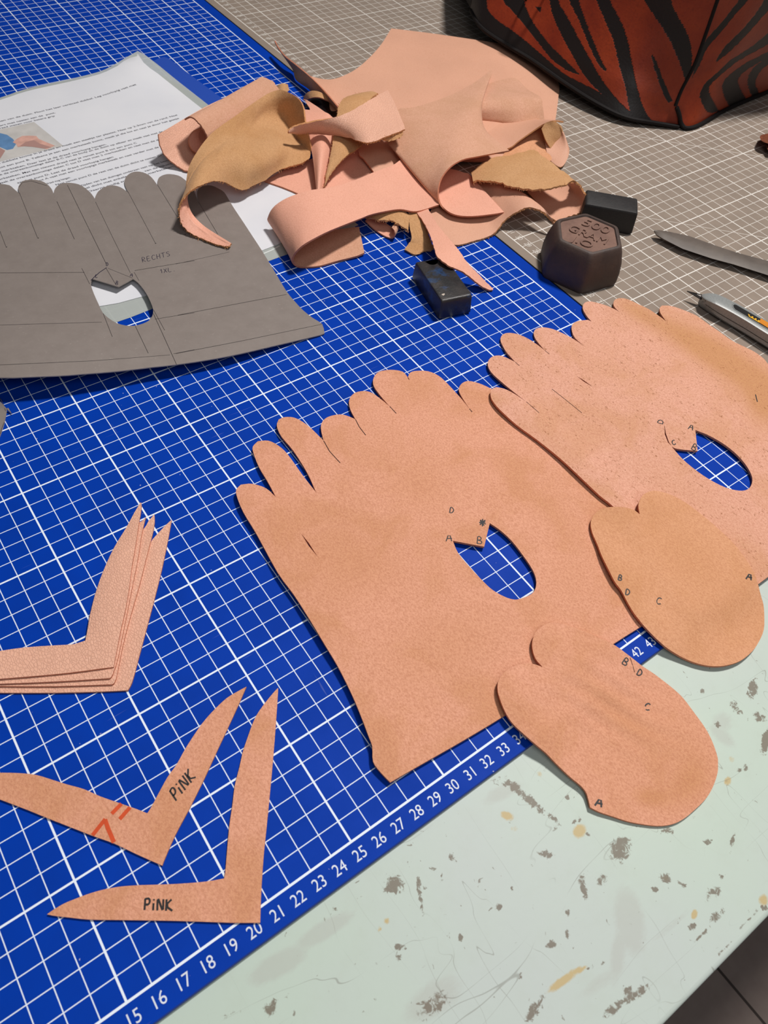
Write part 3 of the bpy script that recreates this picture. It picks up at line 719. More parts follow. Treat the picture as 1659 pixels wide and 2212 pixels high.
ga = drape('glove_panel', GA, [M_SUEDE, M_PINK, M_EDGE], .15, holes=[GAH, slit((650, 1152), (687, 1204))],
   lifts=[(530, 1080, 1.6, .2), (690, 1390, 2.4, .22), (800, 1600, 1.5, .2), (600, 1240, 2.0, .12), (1010, 840, 1.5, .05), (840, 820, 1.5, .06), (600, 930, 1.4, .08), (900, 1200, 5, .12)], wav=.10, sub=3, corner=48,
   tan=[(905, 1040, 80, 60, 20, .5), (1190, 1080, 60, 50, 0, .35), (760, 1200, 120, 70, 20, .6), (960, 1400, 150, 80, -20, .45), (700, 1290, 60, 80, 40, .3), (1240, 1250, 60, 90, 0, .3)])
tag(ga.o, 'cut leather glove panel nearest the ruler numbers, eight finger tips and thumb hole', 'leather piece')
for q_ in [[(699, 952), (712, 975), (735, 1000)], [(768, 906), (776, 922), (790, 940)], [(842, 878), (856, 893)], [(1014, 883), (1020, 890)], [(881, 815), (884, 820)]]: ink_line(ga, 'cut_line', [q_], .05, M_BLACK)
for t_, x_, y_, h_, an_ in (('D', 971, 1106, 10, 10), ('A', 964, 1168, 13, 0), ('B', 1030, 1173, 13, 5), ('#', 1036, 1136, 14, 0)):
    ink_text(ga, 'ink_letter', t_, x_ - 1, y_ + 1, h_ * 1.15, an_, .06 if t_ != '#' else .07, M_INK, wf=.95)

GB = [(1320, 1090), (1295, 1070), (1255, 1032), (1210, 990), (1160, 950), (1115, 917), (1080, 885), (1065, 867), (1060, 855), (1061, 842), (1072, 836), (1090, 840), (1110, 850), (1137, 868), (1110, 847), (1080, 822), (1062, 805), (1054, 790), (1056, 777), (1067, 769), (1085, 769), (1113, 782),
  (1095, 762), (1085, 745), (1081, 732), (1087, 722), (1102, 719), (1125, 724), (1150, 737), (1177, 757), (1160, 737), (1153, 722), (1157, 711), (1172, 707), (1195, 711), (1220, 722), (1240, 733), (1263, 748), (1242, 730), (1235, 712), (1237, 700), (1250, 693), (1270, 691), (1278, 695),
  (1267, 682), (1259, 667), (1261, 656), (1272, 651), (1290, 654), (1310, 660), (1330, 669), (1339, 675), (1328, 664), (1325, 655), (1329, 647), (1340, 644), (1355, 646), (1375, 655), (1400, 667), (1420, 680), (1439, 694), (1427, 677), (1425, 666), (1430, 660), (1450, 661), (1480, 671), (1505, 682), (1530, 700), (1555, 717), (1580, 735), (1610, 750), (1630, 760), (1650, 775), (1662, 790),
  (1720, 860), (1800, 960), (1880, 1080), (1659, 1246), (1637, 1262), (1560, 1315), (1490, 1330), (1440, 1285), (1400, 1200), (1355, 1125)]
GBH = [(1502, 929), (1530, 940), (1565, 960), (1595, 985), (1615, 1010), (1625, 1032), (1622, 1050), (1610, 1059), (1590, 1059), (1565, 1052), (1535, 1037), (1505, 1017), (1475, 992), (1451, 965), (1465, 970), (1507, 974)]
gb = drape('glove_panel', GB, [M_SUEDE_G, M_PINK, M_EDGE], .15, holes=[GBH, [(1435, 916), (1438, 935), (1445, 955), (1451, 963), (1443, 956), (1436, 938)], slit((1245, 812), (1282, 837), 1.2)],
   lifts=[(1090, 880, 1.5, .12), (1250, 1030, 2, .12), (1430, 680, 1.5, .22), (1340, 660, 1.2, .1), (1060, 790, 1.2, .08), (1600, 980, 2, .12)], wav=.10, sub=3, corner=48,
   tan=[(1600, 800, 130, 45, 38, .95), (1480, 730, 120, 30, 32, .8), (1370, 670, 60, 20, 30, .6), (1650, 870, 40, 60, 0, .8), (1470, 1060, 120, 40, 30, .25), (1560, 1200, 80, 60, 0, .5)])
tag(gb.o, 'speckled leather glove panel lying over the other, browner by the craft knife', 'leather piece')
for q_ in [[(1137, 868), (1165, 892)], [(1113, 782), (1122, 790)], [(1177, 757), (1187, 765)], [(1192, 840), (1225, 866), (1257, 892)]]: ink_line(gb, 'cut_line', [q_], .04, M_BLACK)
for t_, x_, y_, h_, an_ in (('D', 1431, 917, 10, -75), ('A', 1486, 926, 11, 20), ('C', 1453, 962, 9, -20), ('B', 1492, 969, 12, 30)):
    ink_text(gb, 'ink_letter', t_, x_, y_, h_ * 1.1, an_, .065, M_INK, wf=.95)
ink_line(gb, 'ink_mark', [[(1632, 852), (1634, 860), (1636, 868)]], .07, M_INK)

TB = [(1382, 1111), (1370, 1102), (1350, 1096), (1325, 1095), (1305, 1097), (1290, 1105), (1280, 1117), (1276, 1132), (1280, 1152), (1290, 1175), (1302, 1205), (1317, 1235), (1329, 1258), (1342, 1275), (1355, 1300), (1370, 1325), (1387, 1347), (1410, 1372), (1435, 1395), (1460, 1412), (1485, 1425), (1510, 1434), (1540, 1439), (1570, 1437), (1600, 1427), (1625, 1407), (1640, 1385), (1650, 1360), (1651, 1330), (1649, 1305), (1642, 1280), (1637, 1260),
  (1622, 1225), (1590, 1180), (1555, 1145), (1520, 1115), (1480, 1085), (1445, 1067), (1415, 1060), (1395, 1065), (1384, 1076), (1379, 1092)]
tb = drape('thumb_panel', TB, [M_SUEDE_T, M_PINK, M_EDGE], .15, lifts=[(1385, 1085, 1.0, .35), (1290, 1140, 1.3, .10), (1320, 1240, 1.2, .25), (1420, 1370, 1.5, .15), (1560, 1430, 1.5, .15)], wav=.06, sub=3,
   tan=[(1480, 1200, 120, 60, 40, .5), (1560, 1340, 60, 60, 0, .35)])
tag(tb.o, 'tan leather thumb piece on the right, its end on mint bench beside number 43', 'leather piece')
for t_, x_, y_, h_, an_ in (('B', 1334, 1252, 11, 15), ('D', 1350, 1284, 12, 10), ('C', 1416, 1304, 14, 10), ('A', 1611, 1250, 14, 15)):
    ink_text(tb, 'ink_letter', t_, x_, y_, h_, an_, .065 if t_ in 'BCD' else .08, M_INK, wf=.95)
TA = [(1172, 1441), (1157, 1423), (1150, 1400), (1151, 1380), (1160, 1362), (1180, 1348), (1200, 1345), (1230, 1352), (1265, 1365), (1300, 1380), (1330, 1395), (1360, 1417), (1385, 1437), (1415, 1457), (1445, 1480), (1475, 1507), (1500, 1540), (1525, 1575), (1540, 1605), (1550, 1635), (1551, 1650), (1550, 1670), (1540, 1700), (1525, 1725), (1500, 1750), (1475, 1770), (1450, 1781), (1420, 1784), (1385, 1780), (1355, 1774), (1325, 1764), (1295, 1754), (1275, 1744),
  (1271, 1727), (1265, 1710), (1252, 1695), (1230, 1677), (1200, 1648), (1180, 1627), (1150, 1602), (1125, 1580), (1105, 1560), (1090, 1535), (1080, 1510), (1075, 1490), (1077, 1470), (1090, 1452), (1110, 1440), (1135, 1433), (1155, 1435)]
ta = drape('thumb_panel', TA, [M_SUEDE, M_PINK, M_EDGE], .15, step=.25, ripple=((1330, 1525), (1480, 1590), 2.6, 1.0, .07), lifts=[(1165, 1385, 1.0, .18), (1085, 1480, 1.2, .18), (1150, 1600, 1.5, .30), (1230, 1680, 1.5, .15)], wav=.06, sub=3,
   tan=[(1400, 1600, 160, 120, 0, .45), (1405, 1722, 34, 20, 5, 1), (1480, 1700, 60, 40, -40, .7), (1300, 1500, 70, 20, 25, .5), (1350, 1560, 90, 18, 28, .4), (1250, 1450, 50, 14, 30, .4), (1500, 1650, 40, 70, -20, .3)])
tag(ta.o, 'tan leather thumb piece reaching over numbers 35 to 41 onto the mint bench', 'leather piece')
for t_, x_, y_, h_, an_ in (('B', 1342, 1432, 15, 35), ('D', 1374, 1456, 13, 30), ('C', 1391, 1533, 15, 10), ('A', 1284, 1740, 18, 15)):
    ink_text(ta, 'ink_letter', t_, x_, y_, h_, an_, .065 if t_ != 'A' else .085, M_INK, wf=.95)
ink_line(ta, 'ink_mark', [[(1361, 1420), (1366, 1435), (1371, 1452)]], .03, M_BLACK)

# --- finger gussets (V shaped), two single ones and a stack of four
s6 = lambda L: [(x * .38577, 1450 + y * .38577) for x, y in L]
C1 = s6([(1380, 86), (1330, 113), (1270, 150), (1210, 205), (1150, 270), (1105, 330), (1040, 430), (990, 520), (940, 590), (890, 680), (850, 755), (825, 795), (760, 770), (660, 735), (560, 700), (470, 660), (380, 635), (300, 610), (200, 580), (100, 570), (0, 568), (-120, 566), (-250, 575), (-330, 593), (-150, 662), (0, 718), (150, 775), (260, 820), (400, 875), (515, 920), (640, 965), (760, 1022), (908, 1088), (925, 1045), (980, 920), (1060, 770), (1140, 610), (1200, 480), (1270, 330), (1330, 200)])
c1 = drape('finger_gusset', C1, [M_SUEDE, M_PINK, M_EDGE], .11, sub=3, step=.4)
tag(c1.o, 'V-shaped leather gusset marked with orange-red strokes and the word PINK', 'leather piece', 'finger gussets')
q6 = lambda x, y: (x * .38577, 1450 + y * .38577)
ink_text(c1, 'ink_writing', 'PINK', *q6(985, 728), 25, -50, .075, M_INK, wf=.72, slant=.25)
ink_line(c1, 'red_marker_strokes', [[q6(625, 798), q6(680, 742)], [q6(670, 828), q6(728, 762)], [q6(518, 918), q6(590, 827)], [q6(588, 830), q6(605, 880)], [q6(604, 878), q6(638, 958)]], .17, M_RED)
C2 = s6([(1558, 93), (1540, 110), (1490, 170), (1440, 240), (1410, 305), (1380, 390), (1360, 450), (1340, 540), (1315, 640), (1300, 760), (1285, 860), (1272, 1000), (1262, 1120), (1255, 1160), (1150, 1178), (1000, 1190), (880, 1195), (780, 1198), (680, 1205), (590, 1220), (500, 1245), (420, 1275), (360, 1300), (300, 1335), (263, 1361), (310, 1370), (400, 1380), (500, 1390), (700, 1393), (1000, 1398), (1300, 1408), (1457, 1408), (1462, 1250), (1475, 1050), (1490, 900), (1510, 700), (1530, 480), (1548, 250)])
c2 = drape('finger_gusset', C2, [M_SUEDE, M_PINK, M_EDGE], .11, sub=3, step=.4)
tag(c2.o, 'V-shaped leather gusset with PINK on its lower arm, corner at number 20', 'leather piece', 'finger gussets')
ink_text(c2, 'ink_writing', 'PINK', *q6(805, 1337), 25, 2, .08, M_INK, wf=.66)
s7 = lambda L: [(x * .2411, 1080 + y * .2411) for x, y in L]
inner = [(1200, 120), (1130, 250), (1055, 370), (985, 500), (920, 650), (870, 790), (825, 950), (795, 1090), (775, 1210), (765, 1260), (700, 1280), (640, 1295), (450, 1305), (230, 1320), (0, 1352), (-300, 1400), (-620, 1470)]
STK = [ # tip, right edge, lower edge, shift of the hidden inner edge
 ((1537, 178), [(1145, 1705), (1180, 1640), (1220, 1500), (1300, 1200), (1380, 900), (1450, 620), (1510, 330)], [(-700, 1700), (-300, 1722), (0, 1727), (500, 1727), (900, 1717)], 46, [(1470, 240), (1365, 355), (1300, 440)]),
 ((1382, 128), [(1005, 1652), (1040, 1600), (1100, 1300), (1180, 1000), (1250, 760), (1300, 560), (1360, 330), (1385, 200)], [(-700, 1640), (-300, 1660), (0, 1667), (500, 1668), (900, 1655)], 30, [(1330, 190), (1270, 280)]),
 ((1306, 150), [(985, 1596), (1010, 1560), (1060, 1400), (1110, 1150), (1160, 900), (1200, 700), (1240, 500), (1270, 300)], [(-700, 1620), (-300, 1640), (0, 1646), (500, 1626), (800, 1608)], 16, [(1270, 190)]),
 ((1258, 23), [(1018, 1496), (1045, 1350), (1085, 1150), (1120, 1000), (1155, 800), (1180, 600), (1215, 400), (1245, 200), (1268, 45)], [(-700, 1590), (-300, 1610), (0, 1602), (500, 1560), (760, 1530)], 0, [])]
names = ['bottom piece of the stack of pebbled V gussets, its tip farthest right', 'pebbled V gusset second from the bottom of the stack of four', 'pebbled V gusset second from the top of the stack of four', 'topmost pebbled V gusset of the stack, showing its full width']
for (tip, right, low, sh_, extra), nm in zip(STK, names):
    inn = [p for p in [(x + sh_, y + sh_ * .35) for x, y in inner] if not extra or p[1] > extra[-1][1] + 60]
    P = s7([tip] + extra + inn + low + right)
    g = drape('finger_gusset', P, [M_PEBBLE, M_SUEDE, M_EDGE], .11, sub=2, step=.5, soft=1, corner=60)
    tag(g.o, nm, 'leather piece', 'stacked finger gussets')

# ================================================================== THE HEAP OF LEATHER OFFCUTS
def cv(ox, oy, sc, L): return [(ox + x * sc, oy + y * sc, z) for x, y, z in L]
k1 = lambda L: cv(330, 150, .22303, L)
k2 = lambda L: cv(580, 40, .19289, L)
k3 = lambda L: cv(880, 40, .24111, L)
k4 = lambda L: cv(830, 230, .27728, L)
k5 = lambda L: cv(570, 340, .19892, L)
k6 = lambda L: cv(860, 380, .19289, L)
GRP = 'offcuts heaped in the middle of the table'
def scrap(label, curves, mats, **kw):
    o = loft('leather_scrap', curves, mats, **kw)
    return tag(o, label, 'leather scrap', GRP)
SP, SS = [M_PALE, M_PINK, M_EDGE], [M_PINK, M_PALE, M_EDGE]

# large smooth sheet at the back
scrap('largest peach leather sheet, spread flat at the back of the heap by the bag', [
  [(672, 166, .9), (690, 171, .9), (715, 173, 1.0), (740, 166, 1.1), (770, 150, 1.2), (800, 124, 1.3), (825, 95, 1.2), (845, 63, .9)],
  [(720, 250, .6), (760, 245, .6), (805, 235, .6), (850, 215, .7), (885, 185, .8), (905, 150, .9), (920, 110, .9), (935, 74, .8)],
  [(800, 320, .5), (870, 300, .5), (930, 280, .5), (985, 250, .6), (1010, 215, .8), (1030, 170, 1.0), (1050, 130, 1.1), (1070, 94, 1.1)],
  [(950, 345, .4), (1040, 335, .4), (1090, 315, .4), (1115, 280, .4), (1125, 235, .4), (1130, 190, .5), (1135, 150, .7), (1140, 106, .9)],
  [(1100, 350, .3), (1150, 325, .3), (1185, 297, .25), (1198, 265, .2), (1203, 235, .2), (1206, 208, .2), (1207, 185, .25), (1196, 152, .5)]],
  [M_PEACH, M_PALE, M_EDGE], thick=.14)
scrap('narrow leather strip standing on edge, its thin tip pointing to the grey mat', [
  [(594, 88, 1.6), (600, 100, 1.5), (615, 120, 1.5), (640, 140, 1.6), (672, 167, 1.8), (700, 195, 1.9), (735, 236, 1.6)],
  [(594, 92, 1.3), (603, 108, 1.1), (618, 128, .9), (634, 152, .4), (640, 172, .2), (668, 192, .2), (728, 238, .4)]], [M_TAN, M_PINK, M_EDGE], thick=.1, probe=(.5, .6))
# curl with the dark hollow
scrap('tan curled strip arching over a dark hollow behind the star-shaped pink piece', [
  k2([(390, 905, .2), (420, 850, .9), (480, 815, 1.4), (560, 822, 1.6), (630, 860, 1.5), (690, 910, 1.2), (730, 955, .8)]),
  k2([(420, 920, .2), (450, 905, .8), (500, 888, 1.2), (565, 888, 1.4), (630, 910, 1.3), (685, 940, 1.0), (720, 960, .7)])], [M_TAN, M_PINK, M_EDGE], thick=.12)
M_BLK = plain('black_glossy_piece', (16, 14, 15), .25, 0, .5)  # for the black sheet that fills the hollow inside the curl
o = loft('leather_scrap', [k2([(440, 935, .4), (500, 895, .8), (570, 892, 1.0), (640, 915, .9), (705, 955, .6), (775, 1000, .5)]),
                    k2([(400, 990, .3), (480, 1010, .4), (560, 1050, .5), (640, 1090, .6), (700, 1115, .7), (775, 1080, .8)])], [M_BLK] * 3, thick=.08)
tag(o, 'glossy black piece filling the hollow under the tan curled strip', 'leather scrap', GRP)
scrap('small brown scrap end poking out behind the pink roll', [
  [(598, 186, .5), (604, 183, .8), (612, 181, .9), (621, 183, .7)], [(597, 202, .4), (604, 203, .6), (614, 203, .7), (624, 196, .5)]], [M_TAN, M_PINK, M_EDGE], thick=.1)

# pink roll on the left
scrap('pink roll of leather on the instruction sheet, pebbled inside, open end facing left', [
  k1([(50, 628, 2.3), (68, 735, 1.7), (115, 830, 1.1), (190, 905, .6), (270, 960, .3), (345, 990, .22), (450, 940, .3), (535, 850, .9), (555, 745, 1.8), (530, 660, 2.7), (500, 600, 3.1), (450, 530, 3.5), (395, 475, 3.7), (350, 462, 3.6), (310, 487, 3.3)]),
  k1([(560, 340, 1.7), (600, 460, 1.3), (660, 560, .8), (740, 600, .4), (820, 600, .25), (890, 600, .25), (960, 560, .3), (1000, 480, .8), (1000, 420, 1.4), (960, 370, 2.0), (920, 310, 2.4), (860, 270, 2.7), (760, 248, 2.9), (700, 285, 2.8), (640, 320, 2.5)]),
  k1([(960, 180, 1.3), (990, 290, 1.0), (1030, 350, .6), (1090, 380, .3), (1150, 390, .25), (1210, 390, .25), (1260, 350, .3), (1280, 300, .6), (1270, 260, 1.0), (1240, 220, 1.4), (1200, 170, 1.7), (1160, 120, 1.9), (1060, 80, 2.1), (1010, 120, 2.0), (980, 160, 1.8)])],
  [M_PALE, M_PEBBLE, M_EDGE], thick=.12, probe=(.3, .82), fray=.012)
scrap('narrow pink strip coiled inside the open end of the pink roll', [
  k1([(545, 700, 1.9), (520, 620, 2.3), (470, 580, 2.5), (410, 590, 2.4), (360, 640, 2.1), (348, 715, 1.6), (385, 785, 1.1), (440, 812, .8), (510, 800, .8)]),
  k1([(600, 640, 1.9), (580, 590, 2.3), (530, 560, 2.4), (480, 560, 2.4), (450, 600, 2.1), (440, 660, 1.6), (470, 720, 1.1), (520, 750, .8), (580, 740, .8)])], [M_PINK, M_PALE, M_EDGE], thick=.1, probe=(.3, .55))
# flat pink pieces underneath
def flat(label, pts, mats, thick=.13, lifts=(), **kw):
    s_ = drape('leather_scrap', pts, mats, thick, lifts=lifts, step=.5, sub=2, **kw); tag(s_.o, label, 'leather scrap', GRP); return s_
p5 = lambda L: [(570 + x * .19892, 340 + y * .19892) for x, y in L]
p2 = lambda L: [(580 + x * .19289, 40 + y * .19289) for x, y in L]
p6 = lambda L: [(860 + x * .19289, 380 + y * .19289) for x, y in L]
flat('flat pink scrap lying on the white sheet between the ochre curl and the pink band', p5([(8, 255), (60, 225), (130, 185), (250, 120), (420, 60), (560, 0), (700, 0), (800, 200), (700, 400), (420, 430), (385, 398), (200, 320)]), SS)
flat('flat pink scrap seen through the gap right of the fuzzy ochre triangle', p2([(560, 1250), (800, 1150), (1100, 1300), (1300, 1400), (1500, 1500), (1620, 1700), (1500, 1900), (1100, 2050), (640, 2050), (560, 1950), (590, 1600)]), SS, lifts=[(790, 360, 2.0, .5)])
flat('smooth ochre-brown scrap with a straight edge, shaded under the central fold', p2([(1010, 1480), (1060, 1560), (1190, 1728), (1300, 1690), (1480, 1640), (1640, 1560), (1500, 1330), (1300, 1300), (1120, 1330)]), [M_PEACH, M_PALE, M_EDGE], lifts=[(800, 350, 2.0, .5)])
# pale sheet bottom right, arching over the grey mat
scrap('pale peach sheet arching from the blue mat onto the grey mat behind the hexagonal weight', [
  k4([(330, 880, .4), (440, 1000, .2), (550, 1082, .12), (700, 1052, .12), (790, 1025, .15), (860, 990, .25), (940, 890, .8), (1040, 822, 1.5), (1130, 790, 1.8), (1230, 822, 1.6), (1290, 880, 1.2), (1318, 915, .9)]),
  k4([(380, 790, .3), (450, 700, .3), (540, 640, .32), (640, 580, .4), (710, 590, .5), (780, 590, .8), (870, 600, 1.3), (970, 628, 1.6), (1070, 672, 1.8), (1170, 745, 1.7), (1270, 830, 1.5), (1325, 905, 1.0)])], [M_PEACH, M_PALE, M_EDGET], thick=.13, bulge=.12, fray=.012, fibres=((0,), 150, .13))
# suede flap curling under, right side
scrap('ochre suede flap at the right end of the heap, frayed end curling under', [
  k4([(692, 585, 1.4), (800, 582, 1.8), (900, 600, 2.1), (1000, 630, 2.3), (1150, 652, 2.5), (1300, 640, 2.7), (1400, 612, 2.8), (1490, 590, 2.6), (1545, 650, 2.1), (1568, 720, 1.6), (1560, 790, 1.1), (1525, 832, .7), (1440, 862, .45), (1350, 895, .35), (1280, 862, .3)]),
  k4([(680, 520, 1.4), (740, 465, 1.7), (850, 405, 2.0), (1000, 382, 2.2), (1150, 345, 2.3), (1230, 390, 2.4), (1350, 480, 2.5), (1450, 560, 2.4), (1480, 592, 2.0), (1468, 596, 1.5), (1420, 590, .9), (1310, 605, .55), (1200, 610, .4), (1100, 600, .35), (1050, 590, .3)])], [M_TAN, M_PEACH, M_EDGET], thick=.13, fray=.03, probe=(.5, .3), fibres=((0,), 160, .2))
# sheet with the rolled edge, its tongue, and the cylinder
scrap('smooth peach sheet below the rolled cylinder, pointed corner over the grey mat', [
  k4([(420, 330, .5), (560, 360, .5), (760, 360, .6), (960, 332, .8), (1050, 270, 1.1), (1150, 200, 1.5), (1230, 148, 2.0), (1300, 118, 2.5), (1350, 115, 2.5), (1396, 122, 2.4)]),
  k4([(400, 60, .2), (520, 60, .2), (620, 70, .2), (720, 80, .2), (840, 85, .2), (960, 90, .2), (1080, 95, .25), (1180, 105, .5), (1270, 108, 1.3), (1385, 114, 2.35)])], [M_PEACH, M_PALE, M_EDGET], thick=.12)
scrap('brown suede scrap in shadow beneath the pointed peach corner', [
  k4([(960, 330, .5), (1050, 270, .6), (1150, 200, .8), (1230, 150, .9), (1300, 130, 1.0), (1340, 165, 1.0)]),
  k4([(900, 420, .4), (1000, 400, .45), (1130, 370, .45), (1230, 400, .4), (1290, 430, .35), (1330, 330, .4)])], [M_SUEDE_T, M_PINK, M_EDGET], thick=.1)
scrap('peach tongue curled into a tube, standing right of the heap on the grey mat', [
  k4([(1225, 175, 1.9), (1255, 130, 2.3), (1300, 116, 2.5), (1345, 126, 2.4), (1378, 162, 2.1), (1362, 205, 1.6), (1310, 238, 1.2), (1248, 248, 1.0)]),
  k4([(1255, 260, 1.3), (1300, 220, 1.6), (1350, 205, 1.7), (1392, 220, 1.6), (1412, 258, 1.4), (1398, 310, 1.0), (1345, 345, .7), (1262, 340, .6)]),
  k4([(1300, 340, .6), (1350, 300, .8), (1395, 295, .9), (1425, 310, .9), (1438, 340, .8), (1425, 410, .5), (1372, 476, .22), (1278, 412, .25)])], [M_PEACH, M_TAN, M_EDGET], thick=.11, probe=(.5, .75))
scrap('peach sheet rolled over into a blunt cylinder, right of the central fold', [
  k3([(762, 468, .6), (860, 482, .6), (960, 505, .6), (1030, 600, .5)]),
  k3([(660, 610, .9), (790, 600, 1.0), (930, 610, 1.0), (1090, 650, .9)]),
  k3([(602, 735, 1.7), (800, 708, 1.8), (1000, 706, 1.8), (1192, 712, 1.7)]),
  k3([(585, 800, 1.55), (800, 790, 1.6), (1010, 790, 1.6), (1208, 778, 1.5)]),
  k3([(572, 870, .95), (800, 880, .95), (1020, 895, .95), (1220, 870, .9)]),
  k3([(569, 908, .5), (800, 932, .45), (1040, 964, .4), (1229, 938, .4)]),
  k3([(600, 890, .3), (810, 905, .3), (1040, 930, .25), (1215, 905, .25)])], [M_PALE, M_PEACH, M_EDGET], thick=.12)

# foreground band
scrap('wide smooth pink band folded back on itself, front of the heap', [
  k5([(1900, 520, 1.0), (1659, 592, 1.2), (1480, 570, 1.45), (1300, 595, 1.6), (1150, 630, 1.8), (1050, 670, 2), (870, 740, 2.2), (700, 810, 2.4), (560, 880, 2.4), (440, 950, 2.2), (370, 1010, 1.8), (330, 1060, 1.3), (310, 1120, .8), (330, 1160, .4), (380, 1190, .15), (450, 1195, .1), (600, 1185, .1), (800, 1130, .14), (1000, 1080, .2), (1092, 1042, .25)]),
  k5([(1800, 190, 1.0), (1640, 60, 1.15), (1500, 30, 1.3), (1400, 90, 1.5), (1200, 165, 1.7), (1000, 250, 1.95), (820, 310, 2.25), (640, 345, 2.45), (500, 365, 2.55), (380, 400, 2.5), (250, 450, 2.3), (150, 510, 2.0), (90, 570, 1.6), (55, 640, 1.1), (50, 690, .7), (120, 760, .35), (300, 800, .15), (500, 820, .12), (800, 790, .14), (1032, 760, .2)])], [M_PINK, M_PALE, M_EDGE], thick=.13, probe=(.5, .3))
# ochre bits under the band
scrap('ochre scrap with a ragged edge peeking out below the pink band', [
  k5([(1090, 655, .9), (1180, 670, 1.0), (1270, 690, 1.0), (1390, 692, 1.0), (1480, 740, .9), (1565, 795, .7)]),
  k5([(1110, 640, 1.0), (1200, 615, 1.2), (1300, 595, 1.3), (1400, 580, 1.3), (1500, 590, 1.2), (1580, 612, 1.0)])], [M_TAN, M_PINK, M_EDGET], thick=.12, fray=.03, fibres=((0,), 90, .17))
scrap('dark pink curl of leather in the shadow under the ragged ochre scrap', [
  k5([(1100, 690, .3), (1170, 760, .2), (1250, 820, .12), (1330, 865, .12), (1385, 878, .2), (1420, 850, .5), (1415, 800, .8), (1390, 765, .7)]),
  k5([(1200, 640, .3), (1270, 690, .2), (1340, 730, .12), (1400, 770, .12), (1440, 790, .2), (1460, 770, .5), (1450, 730, .7), (1430, 710, .6)])], [M_PINK, M_PALE, M_EDGE], thick=.1)
scrap('ochre forked scrap hanging over the blue grid below the pink band', [
  k6([(118, 425, 1.0), (122, 500, .9), (130, 590, .8), (150, 700, .6), (120, 760, .35), (72, 828, .15)]),
  k6([(160, 418, 1.0), (200, 500, .9), (240, 600, .8), (270, 700, .6), (250, 780, .35), (190, 886, .1)]),
  k6([(205, 412, 1.0), (270, 510, .9), (335, 640, .7), (372, 750, .5), (400, 825, .35), (280, 838, .15)])], [M_TAN, M_PINK, M_EDGET], thick=.12, fray=.015)
scrap('long pink pointed strip lying over the black iron weight', [
  k6([(205, 415, 1.05), (262, 490, 1.15), (330, 610, 1.35), (375, 720, 1.55), (408, 830, 1.75), (432, 905, 1.85), (505, 970, 1.85), (590, 1025, 1.75), (690, 1062, 1.45), (790, 1130, 1.1), (905, 1222, .6), (1000, 1275, .22), (1056, 1284, .1)]),
  k6([(335, 375, 1.05), (380, 450, 1.15), (430, 535, 1.3), (500, 630, 1.45), (575, 715, 1.6), (640, 790, 1.7), (690, 860, 1.65), (740, 935, 1.5), (790, 1000, 1.3), (860, 1070, 1.0), (940, 1150, .6), (1010, 1225, .22), (1062, 1272, .1)])], [M_PINK, M_TAN, M_EDGE], thick=.12, fray=.012)
# star-shaped pink piece and the ochre dome with its triangle
scrap('star-shaped pink piece, its long point reaching down to the pink band', [
  k2([(392, 905, 1.7), (430, 960, 1.7), (462, 1030, 1.7), (352, 1028, 1.75), (390, 1165, 1.7), (440, 1300, 1.5), (490, 1500, 1.3), (518, 1700, 1.1), (540, 1918, .9)]),
  k2([(420, 915, 1.8), (520, 980, 1.8), (600, 1040, 1.8), (640, 1070, 1.9), (640, 1160, 1.8), (600, 1320, 1.9), (590, 1500, 1.8), (575, 1700, 1.5), (560, 1918, 1.1)]),
  k2([(500, 965, 1.7), (600, 1035, 1.7), (680, 1090, 1.7), (720, 1120, 1.6), (730, 1200, 1.5), (722, 1330, 1.4), (695, 1500, 1.2), (650, 1700, 1.0), (605, 1900, .8)])], SS, thick=.1, lin_v=True, nv=60)
scrap('ochre suede piece bent into a dome, its fuzzy triangle hanging below the pink strap', [
  k2([(618, 1898, .9), (640, 1760, 1.2), (682, 1580, 1.6), (712, 1440, 1.9), (730, 1310, 2.1), (765, 1100, 2.4), (782, 1000, 2.7), (830, 915, 2.8), (905, 872, 2.7), (1000, 850, 2.3), (1075, 838, 1.8)]),
  k2([(625, 1895, .9), (680, 1780, 1.1), (770, 1650, 1.4), (880, 1540, 1.7), (1062, 1398, 1.95), (1080, 1200, 2.2), (1090, 1050, 2.5), (1120, 950, 2.6), (1150, 900, 2.5), (1190, 868, 2.2), (1225, 850, 1.7)])], [M_TAN, M_PINK, M_EDGET], thick=.13, fray=.02, bulge=.15, fibres=((0, -1), 200, .15))
# central fold
scrap('pale suede piece folded into a big U-shaped loop, centre of the heap', [
  k4([(972, 348, 1.9), (850, 370, 2.4), (720, 395, 2.8), (620, 415, 3.0), (540, 455, 3.0), (480, 510, 2.8), (440, 575, 2.4), (422, 650, 1.9), (425, 720, 1.4), (450, 780, 1.0), (510, 830, .88), (590, 855, .84), (700, 858, .9), (850, 842, 1.0), (932, 828, 1.05)]),
  k4([(820, 225, 1.7), (780, 185, 2.1), (740, 120, 2.4), (700, 80, 2.6), (600, 110, 2.8), (490, 180, 2.8), (360, 240, 2.6), (240, 330, 2.2), (225, 460, 1.8), (260, 560, 1.4), (400, 660, .85), (510, 660, .8), (640, 660, .85), (740, 680, .95), (790, 672, 1.0)]),
  k4([(675, 106, 1.5), (720, -20, 1.6), (780, -170, 1.7), (841, -281, 1.5), (700, -180, 1.7), (480, -68, 2.0), (230, 12, 2.3), (110, 30, 2.2), (50, 180, 1.9), (35, 290, 1.6), (250, 470, .85), (430, 480, .8), (560, 500, .85), (620, 520, .9), (655, 525, .95)])], SP, thick=.12, probe=(.3, .2))
